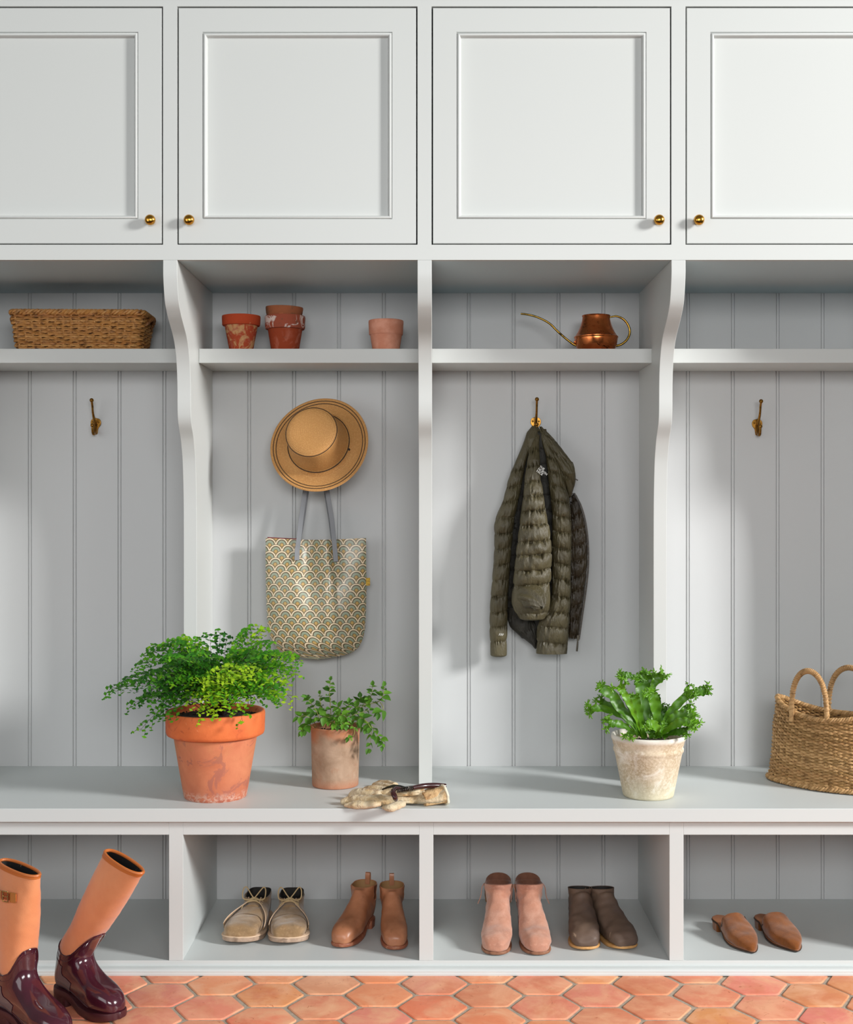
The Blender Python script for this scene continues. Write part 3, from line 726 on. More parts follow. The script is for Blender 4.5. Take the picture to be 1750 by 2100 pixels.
def weave(name, parent, mats, path_at, zrows, n_stakes, r, amp, per=6, seed=0, k=5, rfun=None, cols=None, gap=None):
    """path_at(v)-> list of (x,y,nx,ny) with n_stakes*per points; zrows: function (v, u)->z"""
    r_ = random.Random(seed); mb = MB(); N = n_stakes * per
    nr = len(zrows)
    for q, v in enumerate(zrows):
        path = path_at(v, N); pts = []
        col = cols[r_.randrange(len(cols))] if cols else (1, 1, 1)
        for i, (x, y, nx, ny) in enumerate(path):
            ph = PI * i / per + PI * (q % 2)
            o = amp * math.sin(ph)
            z = gap(v, i / N, x, y) if gap else v
            z += r * .35 * math.sin(i * .37 + q * 2.1) * r_.uniform(.2, 1)
            pts.append((x + nx * o, y + ny * o, z))
        rad = [r * (1 + .22 * math.sin(i * 1.1 + q * 3.7) + r_.uniform(-.12, .12)) for i in range(N)]
        mb.tube(pts, rad, k, closed=True, col=col)
    return mb
STRAW = [lin(c) for c in ((176, 122, 64), (160, 104, 50), (190, 138, 78), (148, 96, 48), (170, 112, 54), (184, 128, 66))]
M['wicker'] = pbr('wicker', (1, 1, 1), .55, attr=True, layers=[(lin((104, 62, 26)), 70, .52, .72, 5), (lin((206, 156, 92)), 110, .66, .76)], bump=(240, .6, .001))
GRASS = [lin(c) for c in ((176, 136, 88), (156, 120, 72), (190, 150, 100), (146, 112, 66), (170, 128, 80))]
M['seagrass'] = pbr('seagrass', (1, 1, 1), .6, attr=True, layers=[(lin((118, 84, 44)), 60, .52, .72, 5), (lin((214, 180, 128)), 120, .64, .76)], bump=(300, .7, .001))
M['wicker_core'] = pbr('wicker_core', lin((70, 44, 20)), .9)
# wicker tray basket
Yb_ = .43
wb = thing('wicker_basket', 'long low brown wicker basket with end handles on the upper shelf', 'basket', (lx(157.5, .355), Yb_, SHELF_Z))
wb.rotation_euler = (0, 0, math.radians(1.5))
HX, HY, HH = .183, .075, .116
def wp(v, N):
    f = v / HH; return rrect_path(HX + .015 * f, HY + .012 * f, .018, N)
rows = [.006 + i * (HH - .016) / 15 for i in range(16)]
mb = weave('w', wb, None, wp, rows, 46, .0043, .0040, per=6, seed=2, cols=STRAW)
mb.build('woven_sides', M['wicker'], wb)
mb = MB()
for i, (x, y, nx, ny) in enumerate(rrect_path(HX, HY, .018, 46)):
    x2, y2, _, _ = rrect_path(HX + .015, HY + .012, .018, 46)[i]
    mb.tube([(x, y, .003), (x2, y2, HH - .004)], .0024, 6, col=lin((206, 158, 100)))
mb.build('stakes', M['wicker'], wb)
mb = MB()
for ph in (0, 2.1, 4.2):
    path = rrect_path(HX + .0155, HY + .0125, .02, 260); pts = []
    for i, (x, y, nx, ny) in enumerate(path):
        a = 2 * PI * i / 260 * 30 + ph
        pts.append((x + nx * .0048 * math.cos(a), y + ny * .0048 * math.cos(a), HH - .004 + .0048 * math.sin(a)))
    mb.tube(pts, .0046, 6, closed=True, col=STRAW[2 if ph < 2 else 5])
mb.build('braided_rim', M['wicker'], wb)
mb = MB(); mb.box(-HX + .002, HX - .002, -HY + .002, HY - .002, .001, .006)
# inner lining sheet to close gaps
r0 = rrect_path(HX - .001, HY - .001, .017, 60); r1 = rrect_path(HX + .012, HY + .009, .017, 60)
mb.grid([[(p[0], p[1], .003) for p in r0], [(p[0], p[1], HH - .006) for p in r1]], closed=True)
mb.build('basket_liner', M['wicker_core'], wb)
for sx in (1, -1):
    mb = MB()
    for ph in (0, PI):
        pts = []
        for i in range(60):
            u = i / 59; a = PI * u; c0 = Vector((sx * (HX + .012 + .018 * math.sin(a)), -.042 * math.cos(a), HH - .020 + .006 * math.sin(a) - .016 * abs(math.cos(a)) ** 3))
            q = u * 40 + ph; pts.append(c0 + Vector((.003 * math.cos(q), 0, .003 * math.sin(q))))
        mb.tube(pts, .0042, 6, col=STRAW[3])
    mb.build('handle', M['wicker'], wb)
# seagrass tote
tb = thing('seagrass_tote_basket', 'tall seagrass basket with two looped handles at the end of the bench', 'basket', (1.170, .270, BENCH_Z), math.radians(-38))
EX, EY = .192, .088; TH = .262
def rimz(x):  # rim dips in the middle
    u = abs(x) / (EX - .004); return .208 + (TH - .208) * min(1, u) ** 2.2
def tpath(v, N):
    f = v; b = 1 + .05 * math.sin(PI * min(1, f * 1.05)) ; top = 1 - .06 * sm(.55, 1, f)
    base = 1 + .05 * (1 - sm(0, .12, f))
    return ell_path(EX * top * base * (1 - .05 * sm(.05, .5, f)), EY * b * base * top, N, 1.75)
def tz(v, u, x, y): return .006 + v * (rimz(x) - .012)
rows = [i / 43 for i in range(44)]
mb = weave('t', tb, None, tpath, rows, 62, .0034, .0032, per=4, seed=5, cols=GRASS, gap=tz, k=5)
mb.build('woven_body', M['seagrass'], tb)
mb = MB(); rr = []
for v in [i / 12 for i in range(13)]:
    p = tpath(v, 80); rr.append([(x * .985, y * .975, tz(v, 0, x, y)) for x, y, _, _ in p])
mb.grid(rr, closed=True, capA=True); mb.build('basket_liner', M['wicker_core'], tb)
for nm, v, zo, rad in (('braided_rim', 1, .004, .0042), ('braided_foot', 0, .0035, .0040)):
    mb = MB()
    for ph in (0, 2.1, 4.2):
        path = tpath(v, 300); pts = []
        for i, (x, y, nx, ny) in enumerate(path):
            a = 2 * PI * i / 300 * 34 + ph
            pts.append((x + nx * .0042 * math.cos(a), y + ny * .0042 * math.cos(a), tz(v, 0, x, y) + zo + .0042 * math.sin(a)))
        mb.tube(pts, rad, 6, closed=True, col=GRASS[int(ph) % 3])
    mb.build(nm, M['seagrass'], tb)
def tote_handle(side, x0, x1, hgt, lean, y0, dx=0):
    arc = []
    for i in range(41):
        u = i / 40; a = PI * u
        x = (x0 + x1) / 2 - (x1 - x0) / 2 * math.cos(a) + dx * math.sin(a)
        z = rimz((x0 + x1) / 2) - .018 + (hgt + .018) * (math.sin(a) ** .62 if 0 < u < 1 else 0)
        arc.append((x, y0 + lean * math.sin(a), z))
    mb = MB(); pts = spline(arc, 180); V = [Vector(p) for p in pts]
    for i in range(1, 179):   # wrapped cord: rings
        pass
    mb.tube(V, [.0072 * (1 + .10 * math.sin(i * 2 * PI / 3.2)) for i in range(180)], 10, col=GRASS[2])
    # spiral wrap
    wrap = []
    for i in range(900):
        u = i / 899 * 178; k = int(u); f = u - k; p = V[k].lerp(V[k + 1], f); t = (V[min(k + 2, 179)] - V[max(k - 1, 0)]).normalized()
        a = t.orthogonal().normalized() if False else (Vector((0, 1, 0)) - t * t.y).normalized(); b = t.cross(a)
        q = i / 899 * 2 * PI * 46; wrap.append(p + (a * math.cos(q) + b * math.sin(q)) * .0070)
    mb.tube(wrap, .0021, 5, col=GRASS[0])
    return mb.build('handle', M['seagrass'], tb)
tote_handle(1, -.095, .012, .135, -.004, -EY * .90)
tote_handle(-1, -.045, .085, .135, .0, EY * .90)
# ================================================================= HAT, TOTE BAG, JACKET
# ---- straw hat
t = NT('straw_braid'); v = t.coord(); sep = t.node('ShaderNodeSeparateXYZ'); t.link(v, sep.inputs[0])
rad = t.math('SQRT', t.math('ADD', t.math('MULTIPLY', sep.outputs['X'], sep.outputs['X']), t.math('MULTIPLY', sep.outputs['Y'], sep.outputs['Y'])))
wave = t.math('SINE', t.math('MULTIPLY', t.math('ADD', rad, sep.outputs['Z']), 2 * PI / .0030))
stw = t.noise(t.coord('Object', (1, 1, 1)), 260, 3)
c = t.mix(t.ramp(wave, -1, 1, 0, .55), lin((200, 146, 84)), lin((172, 116, 58)))
c = t.mix(t.ramp(stw, .45, .7, 0, .5), c, lin((222, 172, 108)))
t.setc(c); t.p(Roughness=.7); t.bump(t.math('ADD', wave, stw), .35, .001); M['straw'] = t.mat
M['black_cord'] = pbr('black_cord', lin((40, 28, 20)), .7)
hat = thing('straw_hat', 'tan straw sun hat with thin black stripes hanging above the patterned tote bag', 'hat', at(655, 911, .454))
n = Vector((-.16, -.90, .33)).normalized()
hat.rotation_euler = n.to_track_quat('Z', 'Y').to_euler()
RB = .154
def brim_z(r, a): return -.012 * sm(.1, RB, r) + .014 * sm(.115, RB, r) + .004 * math.sin(2 * a + .6) * sm(.09, RB, r)
kk = 96
def ring(r, z, dz=0): return [(r * math.cos(a), r * math.sin(a), (brim_z(r, a) if z is None else z) + dz) for a in [2 * PI * j / kk for j in range(kk)]]
mb = MB()
crown = spline([(0, .1040), (.03, .1042), (.060, .1030), (.0755, .0985), (.0805, .0925), (.0830, .080), (.0870, .050), (.0920, .020), (.0950, .006), (.0990, .001)], 34)
rows = [ring(r, z) for r, z in crown] + [ring(r, None, .0) for r in (.106, .116, .126, .136, .144, .150, RB)] + [ring(RB + .001, None, -.0015)] + [ring(r, None, -.003) for r in (RB, .144, .130, .110)]
rows += [ring(.090, .016), ring(.084, .050), ring(.078, .09), ring(.03, .100)]
mb.grid(rows, closed=True, capB=True); hb = mb.build('hat_body', M['straw'], hat, angle=60)
for r, z, th in ((.0795, .0965, .0011), (.0972, .0105, .0014)):
    mb = MB(); mb.tube([Vector((r * math.cos(a), r * math.sin(a), z)) for a in [2 * PI * j / 90 for j in range(90)]], th, 6, closed=True); mb.build('cord_trim', M['black_cord'], hat)
for r in (.1370, .1455):
    mb = MB(); mb.tube([Vector((r * math.cos(a), r * math.sin(a), brim_z(r, a) + .0004)) for a in [2 * PI * j / 90 for j in range(90)]], .0011, 6, closed=True); mb.build('cord_trim', M['black_cord'], hat)
mb = MB(); a = math.radians(-12); mb.sphere((.0985 * math.cos(a), .0985 * math.sin(a), .005), .0045, sc=(1, 1, .8), k=8); mb.build('cord_knot', M['black_cord'], hat)

# ---- tote bag with scallop print
t = NT('scallop_print'); uv = t.node('ShaderNodeTexCoord').outputs['UV']; sep = t.node('ShaderNodeSeparateXYZ'); t.link(uv, sep.inputs[0])
U, Vv = sep.outputs['X'], sep.outputs['Y']      # units: scallop pitch
H_ = .52; m_ = t.math
j0 = m_('FLOOR', m_('DIVIDE', Vv, H_))
def cand(k):
    j = m_('ADD', j0, -k); off = m_('MULTIPLY', m_('MODULO', m_('ADD', j, 100), 2), .5)
    q = m_('SUBTRACT', U, off); dx = m_('SUBTRACT', q, m_('ROUND', q)); dy = m_('SUBTRACT', Vv, m_('MULTIPLY', j, H_))
    return m_('SQRT', m_('ADD', m_('MULTIPLY', dx, dx), m_('MULTIPLY', m_('MULTIPLY', dy, dy), .92))), dx, dy
def colour(d, dy):
    cream, brown, sage, must = lin((236, 216, 182)), lin((92, 74, 50)), lin((150, 160, 136)), lin((190, 156, 92))
    c = t.mix(m_('GREATER_THAN', d, .13), must, brown)
    c = t.mix(m_('GREATER_THAN', d, .17), c, t.mix(m_('LESS_THAN', dy, .0), sage, must))
    c = t.mix(m_('GREATER_THAN', d, .34), c, lin((104, 90, 66)))
    c = t.mix(m_('GREATER_THAN', d, .425), c, cream)
    c = t.mix(m_('GREATER_THAN', d, .515), c, brown)
    return c
d2, x2, y2 = cand(1); d1, x1, y1 = cand(0); d0_, xx0, yy0 = cand(-1)
R_ = .555
base_c = t.mix(m_('LESS_THAN', d1, R_), colour(d0_, yy0), colour(d1, y1))
base_c = t.mix(m_('LESS_THAN', d2, R_), base_c, colour(d2, y2))
t.setc(base_c); t.p(Roughness=.38); t.bsdf.inputs['Specular IOR Level'].default_value = .5; t.p(Coat_Weight=.25, Coat_Roughness=.25)
t.bump(t.noise(t.coord(), 14, 3), .35, .01)
M['scallop'] = t.mat
M['grey_leather'] = pbr('grey_leather', lin((128, 130, 134)), .4, bump=(200, .2, .001))
M['bag_lining'] = pbr('bag_lining', lin((120, 48, 52)), .8)
M['mustard'] = pbr('mustard_tab', lin((206, 166, 44)), .6, layers=[(lin((160, 120, 30)), 160, .5, .6)])
BY = .500
bag = thing('tote_bag', 'tote bag with sage and cream scallop print hanging by grey straps below the straw hat', 'bag', at(650, 1230, BY))
bo = Vector(bag.location)
Lx = [(1103, 545), (1150, 545), (1220, 546), (1270, 548), (1295, 551), (1315, 557), (1332, 569), (1342, 586), (1349, 612), (1352, 640)]
Rx = [(1103, 751), (1150, 751), (1200, 752), (1250, 751), (1290, 749), (1312, 744), (1328, 736), (1339, 722), (1346, 700), (1352, 660)]
NU, NV = 60, 66
def bag_pt(i, j, side):
    v = j / (NV - 1); u = i / (NU - 1)
    y = 1103 + 4 * math.sin(PI * u) * (1 - v) + (1352 - 1103) * v ** .96
    yy = min(1352, y)
    xl, xr = interp(Lx, yy), interp(Rx, yy); x = xl + (xr - xl) * u
    edge = min(1, math.sin(PI * u) * 1.0) ** .55
    bot = (1 - sm(.86, 1, v)) ** .8
    th = (.010 + .034 * sm(0, .55, v)) * edge * (.25 + .75 * bot)
    d = th * side
    if side > 0:
        top = 1 - sm(.0, .75, v)
        d += .012 * math.exp(-((u - .60 - .02 * v) / .06) ** 2) * (1 - .4 * v) - .017 * top * math.exp(-((u - .44) / .07) ** 2) - .008 * top * math.exp(-((u - .70) / .05) ** 2)
        d += .004 * mnoise.noise(Vector((u * 4, v * 5, 1))) * bot * edge
        d += .004 * math.exp(-((u - .22 - .1 * v) / .1) ** 2) * math.exp(-((v - .35) / .2) ** 2)
    p = at(x, y, BY - d) - bo; p.y = -d
    return p, x
mb = MB(); uvs = []
for side in (1, -1):
    rows = []
    for j in range(NV):
        row = []; s_acc = 0; prev = None
        for i in range(NU):
            p, x = bag_pt(i, j, side); row.append(p)
            if prev is not None: s_acc += (p - prev).length
            prev = p; uvs.append((s_acc / .0385 + .17 + .10 * mnoise.noise(Vector((i / 14., j / 14., side))), -(p.z) / .0385 * 1.0 + 20 if False else (p.z / .0385 + 20)))
        rows.append(row)
    mb.grid(rows, 0)
mb.uv = uvs; mb.build('bag_body', M['scallop'], bag, angle=80)
mb = MB(); pts = [bag_pt(i, 0, 1)[0] + Vector((0, .0012, -.0005)) for i in range(1, 24)]
pts2 = [bag_pt(i, 0, -1)[0] + Vector((0, .0, .0010)) for i in range(1, 20)]
mb.ribbon(pts2, .004, (0, 0, 1), thick=.0015); mb.build('lining_edge', M['bag_lining'], bag)
def strap(pts, w, nm='strap'):
    V = [Vector(q) - bo for q in [at(*p) for p in pts]]; V = [Vector(q) for q in spline(V, 40)]
    mb = MB(); mb.ribbon(V, w, (1, .25, 0), thick=.0030); return mb.build(nm, M['grey_leather'], bag, bevel=.0006, angle=30)
strap([(609, 1149, BY - .0225), (610, 1128, BY - .017), (613, 1105, BY - .0145), (618, 1062, BY - .006), (626, 1005, BY - .002), (634, 950, BY), (642, 905, BY + .01), (648, 886, BY + .018), (651, 882, BY + .022)], .0145)
strap([(689, 1152, BY - .0215), (687, 1128, BY - .018), (685, 1105, BY - .0145), (680, 1060, BY - .006), (671, 1005, BY - .002), (664, 950, BY), (656, 905, BY + .01), (653, 886, BY + .018), (651, 882, BY + .022)], .0145)
strap([(614, 1105, BY + .018), (622, 1060, BY + .020), (630, 1005, BY + .022), (645, 900, BY + .028), (650, 884, BY + .026)], .013)
strap([(683, 1105, BY + .018), (677, 1060, BY + .020), (668, 1005, BY + .022), (655, 900, BY + .028), (651, 884, BY + .026)], .013)
mb = MB(); p = at(755, 1193, BY) - bo; mb.box(p.x - .008, p.x + .0065, -.002, .002, p.z - .012, p.z + .012); mb.build('side_tab', M['mustard'], bag, bevel=.0008)

# ---- puffer jacket
def nylon(name, a, b, rough=.38):
    t = NT(name); v = t.coord()
    t.setc(t.mix(t.ramp(t.noise(v, 12, 4), .35, .7), a, b)); t.p(Roughness=rough)
    w1 = t.noise(t.coord('Object', (1, 1, .45)), 70, 4, .6, 1.2)
    w2 = t.noise(t.coord('Object', (1.6, 1.6, .5)), 34, 5, .65, 1.6)
    t.bump(t.math('ADD', w1, t.math('MULTIPLY', w2, 1.6)), .42, .006); return t.mat
M['olive'] = nylon('olive_nylon', lin((70, 63, 42)), lin((84, 76, 50)), .48)
M['olive_shaded'] = nylon('olive_nylon_shaded', lin((30, 27, 18)), lin((38, 34, 24)), .6)  # olive nylon with the shade between the folds put into its colour
M['lining'] = nylon('jacket_lining', lin((48, 38, 24)), lin((66, 54, 34)), .4)
M['zip'] = pbr('zip_tape', lin((52, 44, 38)), .5, layers=[(lin((88, 78, 66)), 400, .5, .55)])
M['steel'] = pbr('steel', lin((96, 90, 80)), .35, 1)
M['white_print'] = pbr('white_print', lin((236, 236, 230)), .6)
JY = .50
jk = thing('puffer_jacket', 'olive green quilted puffer jacket hanging from a brass hook', 'jacket', at(1100, 1110, JY))
jo = Vector(jk.location)
def Z(x, y): return (960 + x / 3.5, 800 + y / 3.5)
def puff(name, L, R, Y, thick, pitch=108, seed=0, slope=0, mat='olive', amp=.24, y_off=0, seams=None, K=84, end_round=True, wr=1.0):
    """L, R: silhouettes [(zoom y, zoom x)] of a quilted tube; Y depth profile [(y,Y)]"""
    y0, y1 = L[0][0], L[-1][0]; mb = MB(); rows = []; N = int((y1 - y0) / 5)
    Lp, Rp = L, R
    for i in range(N + 1):
        y = y0 + (y1 - y0) * i / N
        xl = interp(Lp, y); xr = interp(Rp, y)
        # smooth the silhouettes
        xl = sum(interp(Lp, y + q) for q in (-24, -12, 0, 12, 24)) / 5; xr = sum(interp(Rp, y + q) for q in (-24, -12, 0, 12, 24)) / 5
        Yd = interp(Y, y); th = interp(thick, y) if isinstance(thick, list) else thick
        a = at(*Z(xl, y), Yd); b = at(*Z(xr, y), Yd); cx = (a.x + b.x) / 2; hw = abs(b.x - a.x) / 2; cz = a.z
        er = 1
        if end_round: er = min(1, ((y - y0) / 40 + .25)) ** .5 * min(1, ((y1 - y) / 16 + .5)) ** .5
        row = []
        for k in range(K):
            ph = 2 * PI * k / K; c, s = math.cos(ph), math.sin(ph)
            yy = y - y_off + slope * c + 7 * mnoise.noise(Vector((c * 2 + seed, s * 2, y / 300.)))
            if seams:
                dist = 1e9; seg = pitch
                for q in range(len(seams) - 1):
                    if seams[q] <= yy < seams[q + 1]: seg = seams[q + 1] - seams[q]; dist = min(yy - seams[q], seams[q + 1] - yy)
                if dist > 1e8: dist = 40
            else:
                m = yy % pitch; dist = min(m, pitch - m); seg = pitch
            pf = min(1, math.sin(min(PI / 2, PI * dist / seg))) ** .42
            cr_ = (mnoise.noise(Vector((c * 7, s * 7 + seed, y / 60. + seed * 3))) + .6 * mnoise.noise(Vector((c * 15, s * 15, y / 40. + seed)))) * (.12 + math.exp(-dist / 22))
            wl = mnoise.noise(Vector((ph * 1.4 + seed, y / 150., seed * 2.3)))
            f = 1 - amp * (1 - pf) + wr * (.26 * cr_ + .07 * wl)
            fx = 1 - (1 - f) * .42
            fy = f
            e = .85
            row.append((cx + hw * er * fx * math.copysign(abs(c) ** e, c) - jo.x, Yd + th * er * fy * (-math.copysign(abs(s) ** e, s)) - jo.y, cz - jo.z + .004 * cr_ * wr))
        rows.append(row)
    mb.grid(rows, closed=True, capA=True, capB=True)
    return mb.build(name, M[mat], jk, angle=70)
# body behind the folds, coloured dark for the shade in the gaps
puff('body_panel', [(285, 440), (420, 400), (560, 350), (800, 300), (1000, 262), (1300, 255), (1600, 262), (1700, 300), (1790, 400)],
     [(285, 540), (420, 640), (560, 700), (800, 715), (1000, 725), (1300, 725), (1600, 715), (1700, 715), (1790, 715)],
     [(280, .535), (1790, .530)], .022, 108, 9, 0, 'olive_shaded', .15)
# left sleeve
puff('sleeve', [(272, 438), (290, 428), (370, 402), (450, 368), (540, 328), (600, 304), (660, 284), (730, 268), (800, 250), (880, 212), (970, 186), (1100, 190), (1250, 184), (1340, 174), (1440, 166), (1560, 158), (1720, 154), (1800, 158), (1912, 162)],
     [(272, 500), (290, 500), (370, 470), (450, 438), (560, 410), (690, 384), (800, 362), (900, 340), (1000, 326), (1150, 312), (1300, 300), (1450, 290), (1560, 286), (1700, 284), (1800, 282), (1912, 278)],
     [(272, .535), (500, .515), (900, .495), (1500, .50), (1912, .505)], [(272, .008), (400, .018), (700, .030), (1000, .034), (1500, .030), (1912, .024)],
     seed=1, slope=6, seams=[-200, 575, 690, 800, 915, 1025, 1135, 1250, 1365, 1475, 1590, 1695, 1800, 1990], amp=.32, wr=.8)
# right body panel / sleeve front
puff('sleeve', [(280, 505), (400, 535), (480, 560), (600, 572), (680, 578), (760, 590), (850, 602), (1000, 606), (1150, 600), (1350, 604), (1480, 598), (1560, 575), (1640, 520), (1700, 496), (1800, 492), (1890, 490)],
     [(280, 560), (400, 600), (520, 650), (600, 680), (690, 702), (760, 724), (850, 736), (950, 744), (1200, 742), (1500, 738), (1650, 730), (1800, 722), (1890, 712)],
     [(280, .530), (500, .50), (900, .480), (1500, .48), (1890, .485)], [(280, .010), (500, .024), (900, .036), (1500, .036), (1700, .034), (1890, .030)],
     seed=2, slope=-10, seams=[-200, 490, 590, 690, 800, 910, 1020, 1135, 1245, 1360, 1480, 1595, 1700, 1812, 1990], amp=.30, end_round=False)
# centre fold
puff('back_panel', [(300, 486), (380, 460), (440, 440), (560, 418), (640, 408), (760, 398), (860, 384), (1000, 364), (1100, 352), (1200, 340), (1300, 330), (1400, 322), (1480, 314), (1540, 314), (1600, 332), (1650, 380)],
     [(300, 520), (380, 512), (440, 512), (560, 520), (640, 522), (760, 545), (860, 556), (1000, 586), (1100, 598), (1200, 602), (1300, 598), (1400, 592), (1480, 590), (1540, 590), (1600, 580), (1650, 540)],
     [(300, .528), (500, .480), (800, .450), (1200, .435), (1650, .445)], [(300, .010), (500, .026), (800, .040), (1200, .046), (1550, .044), (1650, .030)],
     seed=3, slope=8, seams=[-200, 440, 545, 655, 760, 865, 970, 1085, 1180, 1290, 1395, 1600, 1900], amp=.30)
# gathered cuff at the bottom of the centre fold: pleated cone ending in a twisted tip
mb = MB(); rows = []
A0 = at(*Z(452, 1475), .408) - jo; A1 = at(*Z(528, 1562), .362) - jo
for i in range(28):
    u = i / 27; c = A0.lerp(A1, u ** 1.2); f = (1 - u ** 1.5) * .88 + .12
    rx, rz = .0420 * f, .036 * f
    row = []
    for k in range(72):
        p = 2 * PI * k / 72; tw = p + 1.5 * u
        pl = 1 + (.04 + .24 * u) * math.sin(6 * tw + .6 * math.sin(2 * p)) + .10 * mnoise.noise(Vector((math.cos(p) * 2, math.sin(p) * 2, u * 2)))
        row.append((c.x + rx * pl * math.cos(p), c.y - .016 * math.sin(PI * min(1, u * 1.0)) * (1 - abs(math.sin(p)) * .3), c.z + rz * pl * math.sin(p)))
    rows.append(row)
c = A1 + Vector((.001, .010, 0)); rows.append([(c.x + .0035 * math.cos(p), c.y, c.z + .0035 * math.sin(p)) for p in [2 * PI * k / 72 for k in range(72)]])
mb.grid(rows, closed=True, capB=True, capA=True); mb.build('cuff', M['olive'], jk, angle=80)
# collar and turned-back front edge
puff('collar', [(262, 505), (300, 520), (360, 548), (420, 575), (480, 600), (540, 640), (600, 668), (660, 688), (720, 705), (770, 722)],
     [(262, 528), (300, 568), (360, 625), (420, 672), (480, 718), (540, 764), (600, 772), (660, 774), (720, 756), (770, 738)],
     [(262, .530), (400, .510), (600, .495), (770, .505)], [(262, .008), (400, .020), (600, .026), (770, .012)],
     seed=5, pitch=160, slope=-60, amp=.18, mat='olive', wr=1.5)
puff('collar', [(258, 446), (300, 432), (360, 420), (430, 425), (480, 440)], [(258, 520), (300, 512), (360, 500), (430, 480), (480, 460)],
     [(258, .535), (480, .508)], [(258, .014), (350, .020), (480, .008)], seed=6, pitch=200, slope=40, amp=.15)
# lining seen inside the open front
puff('front_lining', [(740, 735), (900, 735), (1100, 730), (1400, 728), (1600, 725), (1780, 722)],
     [(740, 764), (800, 795), (850, 815), (930, 840), (1060, 858), (1200, 862), (1350, 850), (1500, 830), (1650, 810), (1780, 792)],
     [(740, .525), (1780, .525)], .016, seed=7, slope=20, mat='lining', amp=.35, y_off=30, end_round=False, wr=1.6)
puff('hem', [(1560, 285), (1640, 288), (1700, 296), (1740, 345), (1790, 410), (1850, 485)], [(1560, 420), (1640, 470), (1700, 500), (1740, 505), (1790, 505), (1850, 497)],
     [(1560, .515), (1850, .520)], .018, seed=8, slope=30, amp=.12, end_round=False, mat='olive_shaded')
zp_ = [(738, 800), (742, 760), (765, 745), (790, 785), (812, 830), (834, 900), (850, 980), (862, 1080), (866, 1200), (862, 1310), (850, 1420), (838, 1510), (822, 1620), (808, 1720), (798, 1790)]
V = [Vector(q) for q in spline([at(*Z(*p), .508) - jo for p in zp_], 120)]
mb = MB(); mb.ribbon(V, .0046, (1, 0, 0), thick=.0030)
for i in range(0, 118):
    for q in (0, .5):
        p = V[i].lerp(V[i + 1], q); d = (V[i + 1] - V[i]).normalized(); s = Vector((d.z, 0, -d.x)); p = p - s * (-.0024)
        mb.box(p.x - .0014, p.x + .0014, p.y - .002, p.y + .002, p.z - .0008, p.z + .0008)
zo_ = mb.build('zipper', M['zip'], jk, smooth=False)
mb = MB(); a = at(*Z(790, 1780), .505) - jo; mb.box(a.x - .0035, a.x + .0035, a.y - .003, a.y + .003, a.z - .008, a.z + .009)
mb.tube([at(*Z(x, y), .503) - jo for x, y in ((788, 1800), (786, 1830), (782, 1875))], [.0022, .0030, .0030], 8)
mb.build('zipper_pull', M['steel'], zo_)
mb = MB(); mb.tube([at(*Z(x, y), .485) - jo for x, y in ((766, 630), (775, 640), (790, 648))], .0018, 6); mb.build('drawcord', M['zip'], jk)
def text(name, body, px, py, Y, size, rot, parent, off, mat, shear=0, spacing=1, line=.85):
    cu = bpy.data.curves.new(name, 'FONT'); cu.body = body; cu.size = size; cu.extrude = .0002; cu.shear = shear; cu.space_character = spacing; cu.space_line = line
    cu.align_x = 'LEFT'; cu.offset = .00004
    cu.materials.append(mat)
    tmp = bpy.data.objects.new('tmp', cu); C.objects.link(tmp); bpy.context.view_layer.update()
    me = bpy.data.meshes.new_from_object(tmp.evaluated_get(bpy.context.evaluated_depsgraph_get()))
    bpy.data.objects.remove(tmp)
    o = bpy.data.objects.new(name, me); C.objects.link(o); o.parent = parent
    o.location = at(px, py, Y) - off; o.rotation_euler = rot
    return o
text('chest_lettering', 'THE\nNORTH\nFACE', 1106, 958, .4400, .0098, (math.radians(88), math.radians(35), math.radians(-4)), jk, jo, M['white_print'], line=.82, spacing=.95)
text('sleeve_lettering', '550', 1022.5, 1303, .4700, .0085, (PI / 2, math.radians(2), 0), jk, jo, M['white_print'], shear=.35, spacing=1.2)
